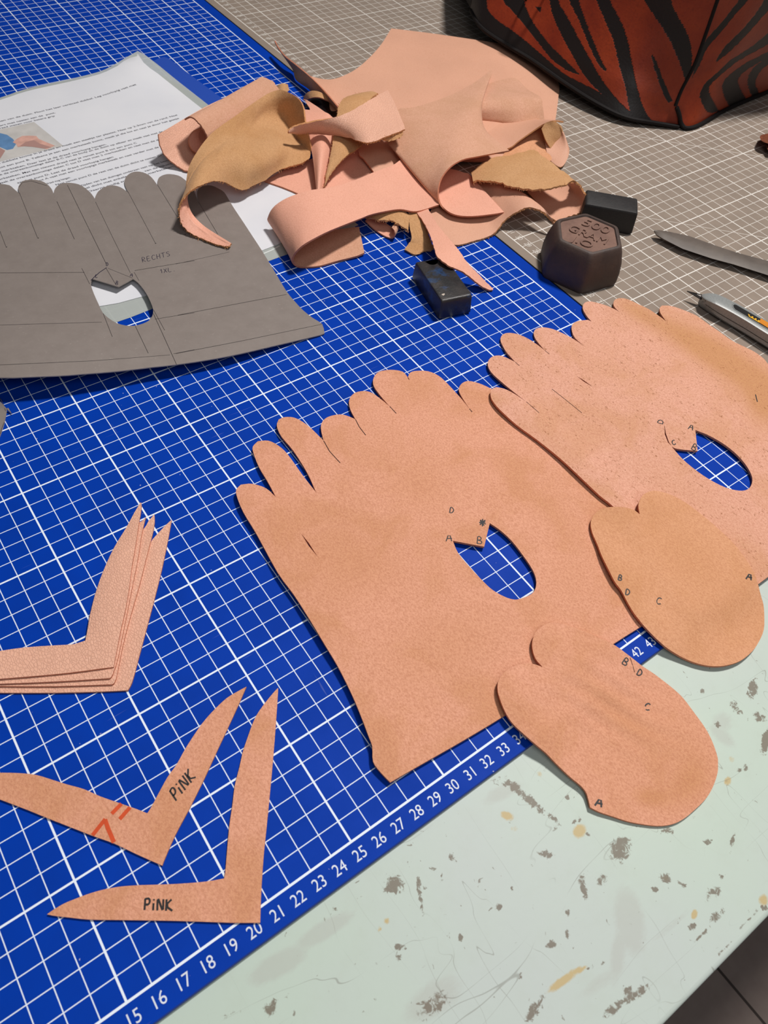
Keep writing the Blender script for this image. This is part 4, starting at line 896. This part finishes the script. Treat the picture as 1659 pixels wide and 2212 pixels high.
# strap across the top
scrap('creased pink strap twisted across the top of the heap', [
  k2([(213, 1268, 2.8), (320, 1290, 2.4), (450, 1290, 2.1), (620, 1295, 2.05), (760, 1310, 2.25), (900, 1335, 2.65), (1000, 1370, 3.0), (1090, 1395, 3.2), (1180, 1385, 3.25), (1280, 1345, 3.3), (1400, 1300, 3.3), (1532, 1245, 3.2)]),
  k2([(218, 1254, 3.0), (280, 1210, 3.2), (380, 1175, 3.4), (500, 1150, 3.5), (650, 1125, 3.6), (800, 1090, 3.8), (930, 1040, 3.9), (1050, 965, 3.95), (1130, 920, 3.85), (1200, 880, 3.6), (1270, 842, 3.4), (1332, 805, 3.2)])], [M_PEBBLE, M_TAN, M_EDGET], thick=.12, bulge=.12, fray=.014, fibres=((0,), 70, .16))
scrap('rolled-under frayed lip below the right end of the pink strap', [
  k2([(1275, 1350, 3.15), (1350, 1322, 3.15), (1430, 1292, 3.15), (1500, 1262, 3.1)]),
  k2([(1290, 1362, 2.95), (1360, 1372, 2.85), (1440, 1352, 2.85), (1500, 1305, 2.9)])], [M_TAN, M_PINK, M_EDGET], thick=.1, fray=.03)
# ochre curl on the left
scrap('large ochre suede piece on the left, frayed edge arching down in a thin hook', [
  k1([(1517, 860, .9), (1440, 915, .9), (1300, 952, .9), (1200, 990, .9), (1060, 1085, .9), (960, 1130, .9), (870, 1172, 1.0), (780, 1140, 1.3), (700, 1095, 1.9), (620, 1082, 2.4), (540, 1095, 2.7), (460, 1130, 2.9), (390, 1165, 2.9), (320, 1225, 2.6), (265, 1310, 2.1), (255, 1400, 1.5), (280, 1500, .95), (340, 1570, .6), (450, 1630, .4), (560, 1680, .36), (680, 1715, .36), (745, 1716, .42)]),
  k1([(1530, 800, 1.1), (1430, 760, 1.2), (1330, 760, 1.5), (1230, 780, 1.9), (1100, 830, 2.2), (1010, 850, 2.4), (930, 850, 2.5), (860, 830, 2.7), (790, 800, 2.9), (720, 800, 3.0), (650, 820, 3.1), (590, 850, 3.1), (500, 890, 3.1), (420, 980, 2.9), (345, 1120, 2.5), (320, 1290, 1.9), (330, 1410, 1.3), (370, 1500, .85), (470, 1570, .55), (570, 1630, .45), (680, 1672, .42), (752, 1702, .45)]),
  k1([(1470, 800, .95), (1400, 660, 1.1), (1320, 560, 1.3), (1270, 500, 1.5), (1210, 470, 1.7), (1150, 470, 1.8), (1090, 480, 1.9), (1010, 500, 2.1), (940, 530, 2.4), (840, 580, 2.7), (760, 640, 2.9), (680, 700, 3.0), (600, 770, 3.05), (510, 830, 3.1), (420, 960, 2.9), (340, 1100, 2.5), (320, 1270, 1.9), (338, 1380, 1.4), (380, 1465, .95), (478, 1545, .6), (590, 1612, .5), (756, 1697, .46)]),
  k1([(1545, 790, 1.2), (1510, 640, 2.2), (1478, 490, 3.0), (1462, 370, 3.5), (1418, 288, 3.7), (1340, 235, 3.7), (1250, 203, 3.6), (1180, 213, 3.4), (1080, 258, 3.2), (930, 358, 3.2), (780, 468, 3.3), (640, 568, 3.3), (540, 658, 3.2), (440, 790, 3.1), (350, 965, 2.7), (322, 1200, 2.1), (330, 1265, 1.8), (350, 1345, 1.45), (392, 1420, 1.0), (482, 1510, .65), (600, 1590, .55), (764, 1690, .48)]),
  ], [M_TAN, M_PINK, M_EDGET], thick=.13, fray=.016, frows=(0,), probe=(.3, .3), fibres=((0,), 240, .17))

# ================================================================== IRON WEIGHTS
def iron(name, a, b, rough=.42, blue=False):
    k = NT(name); c = k.coord()
    n = k.noise(c, 90, 5, .65); col = k.mix(k.ramp(n, .35, .7), lin(a), lin(b))
    if blue:
        pb = k.ramp(k.noise(k.mapping(c, loc=(.013, .02, .0)), 55, 4, .7), .56, .66)
        col = k.mix(k.math('MULTIPLY', pb, .55), col, lin((34, 72, 118)))
        ru = k.ramp(k.noise(c, 120, 4, .7), .64, .74); col = k.mix(k.math('MULTIPLY', ru, .6), col, lin((92, 62, 46)))
    k.bump(k.noise(c, 420, 4, .65), .35, .0006)
    return k.done(col, k.math('ADD', k.math('MULTIPLY', n, .3), rough - .15), .0, .5)
M_RUST = iron('rusty_cast_iron', (62, 50, 46), (78, 60, 52), .6)
M_RUSTTOP = iron('rusty_iron_face', (126, 94, 80), (104, 76, 66), .75)
M_IRON = iron('black_painted_iron', (34, 33, 35), (50, 44, 42), .42, True)
M_IRON2 = iron('dark_iron', (24, 23, 24), (38, 34, 33), .6, False)
M_CHIP = plain('chip_of_light_paint', (196, 182, 168), .8)

def rounded_poly(P, r, n=4):
    P = [np.array(p, float) for p in P]; out = []; N = len(P)
    for i in range(N):
        a, b, c = P[i - 1], P[i], P[(i + 1) % N]; u = (a - b) / np.linalg.norm(a - b); v = (c - b) / np.linalg.norm(c - b)
        for t in np.linspace(0, 1, n):
            p0, p1, p2 = b + u * r, b, b + v * r; out.append((1 - t) ** 2 * p0 + 2 * t * (1 - t) * p1 + t * t * p2)
    return np.array(out)
def stack_rings(poly, cx, cy, th, levels):
    c, s_ = math.cos(th), math.sin(th); R = []
    for z, k_ in levels:
        q = poly * k_; R.append(np.c_[cx + q[:, 0] * c - q[:, 1] * s_, cy + q[:, 0] * s_ + q[:, 1] * c, np.full(len(q), z)])
    return R
HX, HY, HT, RB, RT, HH = 62.02, 24.57, 1.9276, 3.24, 2.72, 3.08
hexw = empty('scale_weight', (HX, HY, 0)); tag(hexw, 'rusty hexagonal 500 gram iron weight where the blue and grey mats meet', 'weight')
hexp = rounded_poly([(math.cos(-i * math.pi / 3), math.sin(-i * math.pi / 3)) for i in range(6)], .11, 4)
mb = MB(); mb.rings(stack_rings(hexp, HX, HY, HT, [(0, RB * .965), (.1, RB * .99), (.3, RB), (1.0, RB * 1.0), (1.8, RB * .965), (HH - .5, RT * 1.06), (HH - .14, RT * 1.0), (HH - .03, RT * .965), (HH, RT * .94), (HH, RT * .875), (HH - .12, RT * .845)]))
mb.make('body', M_RUST, parent=hexw, sharp=28)
mb = MB(); mb.rings(stack_rings(hexp, HX, HY, HT, [(HH - .16, RT * .85), (HH - .105, RT * .85)]))
mb.make('lettered_face', M_RUSTTOP, parent=hexw, smooth=False)
def px_text(s_, p0, p1, z, hcm, ex):
    v, f = text_data(s_, .5, .0); a, b = U(*p0, z), U(*p1, z); d = (b - a)[:2]; L = np.linalg.norm(d); d /= L; n = np.array([-d[1], d[0]])
    w = v[:, 0].max() - v[:, 0].min(); q = a[:2] + np.outer((v[:, 0] - v[:, 0].min()) / w * L, d) + np.outer(v[:, 1] / .7 * hcm, n)
    return np.c_[q, z + (v[:, 2] + .5) * ex], f
t12 = lambda x, y: (1160 + x * .12055, 440 + y * .12055)
mb = MB()
for s_, a, b, hh_ in (('500', (790, 385), (1260, 560), .95), ('GRAM', (545, 490), (1215, 745), .9), ('J.O', (575, 670), (960, 815), .8)):
    mb.add(*px_text(s_, t12(*a), t12(*b), HH - .11, hh_, .09))
mb.make('raised_lettering', M_RUSTTOP, parent=hexw, smooth=False)

def block(label, cx, cy, th, L, W, hgt, tp, mat, notch=0.0, group=None):
    b = empty('iron_weight', (cx, cy, 0)); tag(b, label, 'weight', group)
    P = [(-W / 2, -L / 2), (W / 2, -L / 2), (W / 2, L / 2)]
    if notch: P += [(notch * 1.1, L / 2)] + [(notch * math.cos(a), L / 2 - .1 - notch * math.sin(a)) for a in np.linspace(0.05, math.pi - .05, 7)] + [(-notch * 1.1, L / 2)]
    P += [(-W / 2, L / 2)]
    base = rounded_poly(P, .16, 4)
    mb = MB(); mb.rings(stack_rings(base, cx, cy, th, [(0, .94), (.06, .97), (.2, 1.0), (hgt - .22, tp), (hgt - .08, tp * .985), (hgt - .015, tp * .955), (hgt, tp * .915)]))
    mb.make('body', mat, parent=b, sharp=40)
    return b
blk = block('notched black iron weight on the blue mat, under the long pink strip', 50.75, 27.15, -.229, 4.85, 2.5, 1.55, .955, M_IRON, .52)
# flecks of paint
def fleck(parent, px, z, r, name='paint_chip', mat=None):
    mb = MB(); c = U(*px, z); n = 9; rr = [r * random.uniform(.5, 1.2) for _ in range(n)]
    mb.rings([[(c[0] + k_ * rr[i] * math.cos(i * 2 * math.pi / n), c[1] + k_ * rr[i] * .7 * math.sin(i * 2 * math.pi / n), zz) for i in range(n)] for k_, zz in ((1, z), (.8, z + .02))])
    o = mb.make(name, mat or M_CHIP, parent=parent); o['label'] = 'light paint chip'
fleck(blk, (958, 636), 1.55, .16)
blk2 = block('black iron weight half hidden behind the rusty hexagonal one, on the grey mat', 68.44, 28.0, -.805, 2.3, 4.4, 1.92, .96, M_IRON2)
fleck(blk2, (1381, 447), 1.9, .14)

# ================================================================== TOOLS
k = NT('dull_grey_steel'); c = k.coord()
M_TOOL = k.done(k.mix(k.ramp(k.noise(k.mapping(c, (1, 1, 1)), 60, 5, .6), .3, .7), lin((106, 96, 88)), lin((86, 77, 71))), .5, .0, .4)
UPP = [(1413, 497.5), (1424, 497.5), (1441, 500), (1488, 510), (1549, 532), (1595, 547), (1659, 564), (1800, 607), (1960, 655)]
LOW = [(1414, 500), (1419, 507), (1434, 516), (1475, 537), (1538, 558), (1585, 570.5), (1650, 591), (1790, 637), (1950, 688)]
mb = MB(); R = []
for (u, l) in zip(UPP, LOW):
    a, b = U(*u, .62), U(*l, .55); w = np.linalg.norm(b - a); R.append([a + (0, 0, .02), a * .7 + b * .3 + (0, 0, .10 * min(1, w)), a * .35 + b * .65 + (0, 0, .13 * min(1, w)), b + (0, 0, -.02),
      np.array([*(a * .2 + b * .8)[:2], .5 - .2 * min(1, w)]), np.array([*(a * .8 + b * .2)[:2], .5 - .2 * min(1, w)])])
mb.rings(R)
tool = empty('pointed_tool', (*U(1560, 545, .3)[:2], .05)); tag(tool, 'dull grey pointed blade tool lying on the grey mat, entering from the right', 'tool')
mb.make('blade', M_TOOL, parent=tool, sharp=30)
mb = MB(); R = []
for t in np.linspace(0, 1, 6):
    a = U(1960, 655, .45) * (1 - t) + (U(1960, 655, .45) + np.array([5.5, -8.0, .2])) * t; b = U(1950, 688, .38) * (1 - t) + (U(1950, 688, .38) + np.array([5.5, -8.0, .2])) * t
    m_ = (a + b) / 2; d = (b - a) / 2 * 1.25; R.append([m_ + d * math.cos(q) + np.array([0, 0, .45]) * math.sin(q) for q in np.linspace(0, 2 * math.pi, 14)[:-1]])
mb.rings(R); mb.make('handle', M_TOOL, parent=tool)

k = NT('brushed_aluminium'); c = k.coord()
M_ALU = k.done(k.mix(k.ramp(k.noise(c, 900, 3), .3, .7), lin((150, 152, 150)), lin((134, 136, 135))), .42, .12, .5)
M_SLOT = plain('black_slot', (10, 10, 11), .5); M_YEL = plain('yellow_slider', (226, 170, 30), .5); M_BLADE = plain('dark_steel_blade', (72, 68, 66), .3, .8)
kn = empty('craft_knife', (*U(1560, 670, .5)[:2], 0)); tag(kn, 'silver craft knife with yellow and black slider, on the grey mat', 'knife')
UP = [(1516, 636), (1526, 634), (1540, 633.5), (1560, 640), (1590, 655), (1625, 674), (1665, 697), (1780, 764), (1900, 834)]
RD = [(1516, 641), (1522, 645), (1538, 652), (1558, 661), (1585, 675), (1619, 695), (1656, 718), (1770, 787), (1890, 858)]
LO = [(1514, 647), (1516, 656), (1528, 667), (1548, 682), (1575, 699), (1606, 717), (1643, 740), (1757, 812), (1876, 886)]
ZU, ZR, ZL = [.85, .95, 1.05, 1.1, 1.1, 1.1, 1.1, 1.1, 1.1], [.9, 1.1, 1.22, 1.25, 1.25, 1.25, 1.25, 1.25, 1.25], [.55, .45, .42, .4, .4, .4, .4, .4, .4]
nst = 33
def knife_pt(L, Z): return catmull(np.array([U(*p, z) for p, z in zip(L, Z)]), nst)
A, Bq, Cq = knife_pt(UP, ZU), knife_pt(RD, ZR), knife_pt(LO, ZL); R = []
for a, b, cc in zip(A, Bq, Cq):
    bot = np.array([a[0] * .75 + cc[0] * .25, a[1] * .75 + cc[1] * .25, .12]); bot2 = np.array([cc[0] * .8 + a[0] * .2, cc[1] * .8 + a[1] * .2, .1])
    a2 = np.array([*(a + (a - b) * .12)[:2], .6])
    R.append([a, a * .5 + b * .5 + (0, 0, .03), b * .92 + a * .08, b * .92 + cc * .08, b * .5 + cc * .5 + (.02, -.04, .0), cc, bot2, bot, a2])
mb = MB(); mb.rings(R); mb.make('handle', M_ALU, parent=kn, sharp=32)
tip, b1_, b2_ = U(1484, 628, .72), U(1518, 636.5, .8), U(1513, 645.5, .68)
ext = np.array([.9, -.7, 0]); mb = MB()
mb.rings([[tip, b1_, b1_ + ext, b2_ + ext, b2_], [p - np.array([0, 0, .06]) for p in (tip, b1_, b1_ + ext, b2_ + ext, b2_)]]); mb.make('blade', M_BLADE, parent=kn, smooth=False)
def facet(pts, name, mat, lift, lo=.0):
    """a shape on the knife's upper facet: (along 0..1, across 0..1)"""
    top = []
    for t, s_ in pts:
        i = min(int(t * (nst - 1)), nst - 2); u = t * (nst - 1) - i
        a = A[i] * (1 - u) + A[i + 1] * u; b = Bq[i] * (1 - u) + Bq[i + 1] * u
        top.append(a * (1 - s_) + b * s_ + (0, 0, .03 + lift))
    mb = MB(); mb.rings([[p - np.array([0, 0, .05]) for p in top], top]); return mb.make(name, mat, parent=kn, smooth=False)
facet([(.47, .35), (.478, .18), (.50, .12), (.80, .12), (.80, .75), (.50, .75), (.478, .62)], 'slot_rim', plain('bright_slot_rim', (200, 202, 200), .25, .7), .012)
facet([(.482, .40), (.49, .26), (.505, .22), (.80, .22), (.80, .68), (.505, .68), (.49, .58)], 'slot', M_SLOT, .02)
facet([(.60, .45), (.80, .40), (.80, .64), (.61, .64)], 'slider', M_YEL, .028)
for q in range(4): facet([(.615 + q * .03, .42), (.63 + q * .03, .42), (.627 + q * .03, .56), (.612 + q * .03, .56)], 'slider_stripe', M_SLOT, .034)
facet([(.70, .2), (.80, .2), (.80, .66), (.70, .64)], 'slider_button', plain('orange_button', (206, 128, 30), .5), .04)
mb = MB(); P = []
for i in range(6, nst): P.append(Bq[i] * .30 + Cq[i] * .70 + (-.0, -.035, .01))
ribbon_mb(mb, P, .04, up=(-.4, -.6, .7)); mb.make('seam', M_SLOT, parent=kn, smooth=False)
mb = MB(); P = [Bq[0] * .9 + Cq[0] * .1, Bq[3] * .8 + Cq[3] * .2, Bq[5] * .75 + Cq[5] * .25, Bq[5] * .5 + Cq[5] * .5, Bq[4] * .3 + Cq[4] * .7, Bq[2] * .1 + Cq[2] * .9]
ribbon_mb(mb, [p + (-.02, -.04, .04) for p in P], .035, up=(-.4, -.6, .7)); mb.make('nose_seam', M_SLOT, parent=kn, smooth=False)

# ================================================================== HANDBAG
BAGST = [[(220, -150), (330, -150), (335, 0), (350, 60), (400, 150), (470, 240), (560, 330), (640, 410), (560, 380), (480, 320), (400, 220), (320, 120), (260, 50), (220, 0)],
 [(440, -150), (520, -150), (520, 0), (560, 80), (620, 190), (690, 320), (760, 440), (830, 530), (890, 590), (820, 560), (740, 500), (660, 410), (600, 310), (540, 200), (490, 90), (470, 0)],
 [(570, -150), (620, -150), (630, 0), (660, 90), (700, 200), (740, 300), (785, 388), (750, 370), (710, 300), (670, 210), (630, 110), (600, 50), (580, 0)],
 [(670, -150), (770, -150), (800, 0), (850, 100), (890, 200), (915, 320), (935, 420), (960, 520), (990, 600), (1050, 690), (950, 650), (905, 590), (885, 480), (850, 360), (820, 230), (780, 130), (725, 0)],
 [(900, -150), (1090, -150), (1130, 0), (1170, 90), (1220, 180), (1238, 240), (1247, 330), (1230, 420), (1208, 465), (1200, 400), (1165, 310), (1110, 190), (1050, 100), (1010, 40), (985, 0)],
 [(1022, 288), (1050, 330), (1080, 410), (1110, 480), (1140, 548), (1118, 560), (1090, 510), (1060, 430), (1035, 350)],
 [(-60, -200), (140, -200), (130, 0), (140, 60), (200, 120), (300, 190), (420, 290), (550, 400), (700, 480), (830, 560), (905, 600), (960, 640), (900, 680), (600, 500), (300, 280), (60, 120), (0, 60)],
 [(395, 38), (425, 38), (418, 70)],
 [(1560, -150), (1640, -150), (1550, 0), (1480, 80), (1400, 180), (1330, 260), (1290, 350), (1245, 425), (1300, 250), (1400, 130), (1470, 40), (1500, 0)],
 [(1700, -100), (1640, 0), (1580, 90), (1500, 180), (1420, 260), (1370, 340), (1440, 290), (1560, 170), (1659, 60), (1800, -60)],
 [(1800, 60), (1659, 180), (1560, 260), (1450, 330), (1400, 380), (1330, 440), (1300, 480), (1288, 530), (1330, 610), (1395, 605), (1347, 520), (1342, 470), (1400, 410), (1500, 330), (1659, 240), (1800, 140)],
 [(1800, 180), (1659, 280), (1560, 330), (1470, 390), (1413, 450), (1418, 520), (1455, 590), (1550, 550), (1502, 470), (1502, 420), (1560, 370), (1659, 310), (1800, 215)],
 [(1800, 240), (1659, 310), (1580, 370), (1548, 430), (1556, 490), (1585, 545), (1612, 515), (1592, 460), (1602, 410), (1659, 350), (1800, 280)]]
BAGST = [[(1000 + x * .39723, y * .39723) for x, y in P] for P in BAGST]
BAGST = [[tuple(q) for q in smooth_outline(P, 3, 80)] for P in BAGST]
k = NT('red_brown_tiger_leather'); c = k.coord()
st = k.attr('stripe')[2]
col = k.mix(k.ramp(k.noise(c, 28, 4, .6), .3, .7), lin((158, 62, 30)), lin((130, 44, 24)))
col = k.mix(k.math('MULTIPLY', k.ramp(k.noise(c, 420, 3), .55, .7), .35), col, lin((105, 38, 22)))
col = k.mix(k.ramp(st, .4, .6), col, lin((30, 25, 24)))
k.bump(k.math('ADD', k.noise(c, 500, 3), k.math('MULTIPLY', st, -1.5)), .3, .0006)
M_TIGER = k.done(col, .48, 0, .4)
M_BAGBLK = plain('black_bag_leather', (24, 20, 20), .7, 0, .2, .15, 500)
bag = empty('handbag', (95, 48, 0)); tag(bag, 'red-brown leather handbag with black tiger stripes, standing on the grey mat', 'bag')
def bag_panel(name, rows, nu, nv, bulge=0.0):
    C = np.array([[U(*p) for p in r] for r in rows]); A_ = np.stack([catmull(c_, nv) for c_ in C]); G = np.stack([catmull(A_[:, j], nu) for j in range(nv)], 1)
    V = G.reshape(-1, 3); px = PJ(V); s_ = np.zeros(len(V))
    jx = px + np.random.randn(*px.shape) * .25
    for P in BAGST: s_ = np.maximum(s_, inside(P, jx[:, 0], jx[:, 1]).astype(float))
    idx = np.arange(nu * nv).reshape(nu, nv); q = np.stack([idx[:-1, :-1], idx[1:, :-1], idx[1:, 1:], idx[:-1, 1:]], 2).reshape(-1, 4)
    V2 = np.r_[V, V + (np.array([90, 52, 4]) - V) * .012]; n = nu * nv
    F = [tuple(f) for f in q] + [tuple(f[::-1] + n) for f in q]
    ring = list(idx[0, :]) + list(idx[1:, -1]) + list(idx[-1, -2::-1]) + list(idx[-2:0:-1, 0])
    F += [(ring[a], ring[(a + 1) % len(ring)], ring[(a + 1) % len(ring)] + n, ring[a] + n) for a in range(len(ring))]
    make(name, V2, F, M_TIGER, parent=bag, attrs={'stripe': np.r_[s_, s_]}, sharp=60); return G
SEAM = [(1466, 272, .25), (1463, 250, 1.1), (1459, 228, 2.0), (1472, 195, 3.3), (1500, 140, 5.5), (1525, 72, 8.0), (1550, 0, 10.6), (1576, -75, 13.2)]
rows = []
BOT = [(1017, 22, 2.6), (1040, 60, 2.2), (1090, 95, 1.9), (1150, 131, 1.6), (1220, 180, 1.3), (1290, 224, 1.0), (1350, 253, .7), (1410, 265, .45), (1466, 274, .25)]
TOP = [(1018, -85, 7.0), (1070, -85, 7.6), (1130, -85, 8.3), (1190, -85, 9.0), (1260, -85, 10.0), (1340, -82, 11.0), (1430, -80, 12.0), (1505, -78, 12.7), (1576, -75, 13.2)]
SE = catmull(np.array(SEAM), 8)
for r in range(8):
    t = r / 7; row = [tuple(np.array(b) * (1 - t) + np.array(tp_) * t) for b, tp_ in zip(BOT, TOP)]
    w = np.linspace(0, 1, 9) ** 2.5; tgt = SE[r]; d = tgt - np.array(row[-1]); row = [tuple(np.array(p) + d * w_) for p, w_ in zip(row, w)]; rows.append(row)
bag_panel('front_panel', rows, 130, 200)
BOT2 = [(1466, 274, .25), (1480, 277, .15), (1510, 269, .15), (1560, 240, .2), (1610, 217, .2), (1659, 197, .25), (1750, 158, .3)]
rows = []
for r in range(8):
    t = r / 7; top2 = [(1576 + i * 45, -75 - i * 2, 13.2) for i in range(7)]
    row = [tuple(np.array(b) * (1 - t) + np.array(tp_) * t) for b, tp_ in zip(BOT2, top2)]
    w = np.linspace(1, 0, 7) ** 2.0; d = SE[r] - np.array(row[0]); row = [tuple(np.array(p) + d * w_) for p, w_ in zip(row, w)]; rows.append(row)
bag_panel('side_gusset', rows, 130, 110)
def tube(name, P, r, mat, parent, n=8):
    P = catmull(np.array([U(*p) for p in P]), len(P) * 6); d = np.gradient(P, axis=0); d /= np.linalg.norm(d, axis=1, keepdims=True)
    ref = np.array([0.3, .9, .2]); R = []
    for p, t in zip(P, d):
        a = np.cross(t, ref); a /= np.linalg.norm(a); b = np.cross(t, a); R.append([p + r * (a * math.cos(q) + b * math.sin(q)) for q in np.linspace(0, 2 * math.pi, n + 1)[:-1]])
    mb = MB(); mb.rings(R); return mb.make(name, mat, parent=parent)
tube('seam_piping', [(1462, 232, 1.9), (1468, 250, 1.2), (1472, 268, .5), (1484, 277, .2), (1510, 270, .2), (1560, 241, .25), (1610, 218, .25), (1659, 198, .3), (1750, 158, .35)], .2, M_BAGBLK, bag)
tube('seam_piping', [(1459, 229, 2.0), (1472, 195, 3.3), (1500, 140, 5.5), (1525, 72, 8.0), (1550, 0, 10.6), (1576, -75, 13.2)], .16, M_BAGBLK, bag)
tube('seam_piping', BOT, .2, M_BAGBLK, bag)
# the underside and the far sides close the bag
gb_ = [U(*p) for p in BOT] + [U(*p) for p in BOT2[1:]]
gt_ = [U(*p) for p in TOP] + [U(1576 + i * 45, -75 - i * 2, 13.2) for i in range(1, 7)]
far = np.array([20, 30, 0.])
mb = MB(); n_ = len(gb_)
inn = [np.array([p[0] + (100 - p[0]) * .12, p[1] + (52 - p[1]) * .12, .06]) for p in gb_]
back_b = [np.array([112, 75, .06]), np.array([95, 80, .06])]
ringb = inn + [np.array([115, 62, .06]), np.array([108, 78, .06]), np.array([92, 80, .06])]
mb.add([tuple(p) for p in ringb], [tuple(range(len(ringb)))])
o_ = len(mb.v); mb.add([tuple(p) for p in gb_] + [tuple(p) for p in inn], [(i, i + 1, n_ + i + 1, n_ + i) for i in range(n_ - 1)])
mb.make('bag_bottom', M_BAGBLK, parent=bag, smooth=False)
mb = MB()
bb = [gb_[-1] + (0, 0, .1), np.array([115, 62, .1]), np.array([108, 78, .1]), np.array([92, 80, .1]), gb_[0] + (0, 0, .1)]
tt = [gt_[-1], np.array([115, 60, 13.]), np.array([106, 76, 12.]), np.array([94, 76, 9.]), gt_[0]]
mb.add([tuple(p) for p in bb] + [tuple(p) for p in tt], [(i, i + 1, 6 + i, 5 + i) for i in range(4)]); mb.make('back_panel', M_BAGBLK, parent=bag, smooth=False)
mb = MB(); tp_ = gt_ + tt[1:4]; mc = np.mean(np.array(tp_), axis=0); mb.add([tuple(mc)] + [tuple(p) for p in tp_], [(0, 1 + i, 1 + (i + 1) % len(tp_)) for i in range(len(tp_))]); mb.make('top_panel', M_BAGBLK, parent=bag, smooth=False)
R = []
cc = U(1160, -10, 6.2); ax_u = U(1185, -10, 6.3) - cc; ax_v = U(1160, 12, 4.9) - cc; nrm = np.cross(ax_u, ax_v); nrm /= np.linalg.norm(nrm)
if nrm @ (CAM_C - cc) < 0: nrm = -nrm
for q in np.linspace(0, 2 * math.pi, 25)[:-1]:
    R.append([cc + nrm * .12 + (ax_u * math.cos(q) + ax_v * math.sin(q)) * (1 + .12 * math.cos(p)) + nrm * .12 * math.sin(p) for p in np.linspace(0, 2 * math.pi, 9)[:-1]])
mb = MB(); mb.rings(R + [R[0]], cap=False); mb.make('ring_fitting', M_BAGBLK, parent=bag)

# dark brown leather strap end at the right edge
mb = MB()
prof = [(1641, 297), (1643, 292.5), (1648, 290.5), (1660, 288), (1720, 280), (1800, 275), (1800, 330), (1720, 318), (1662, 311), (1650, 307), (1644, 303)]
mb.rings([[U(*p, .55) for p in prof], [U(*p, .75) for p in prof], [U(*p, 1.0) for p in prof]])
lowp = [(1652, 310), (1720, 300), (1800, 305), (1800, 345), (1700, 335), (1660, 326)]
mb.rings([[U(*p, .0) for p in lowp], [U(*p, .62) for p in lowp]])
o = mb.make('strap_end', plain('brown_strap_leather', (112, 62, 42), .7, 0, .2, .3, 400), sharp=40)
tag(o, 'brown leather strap end at the right edge of the grey mat', 'strap')
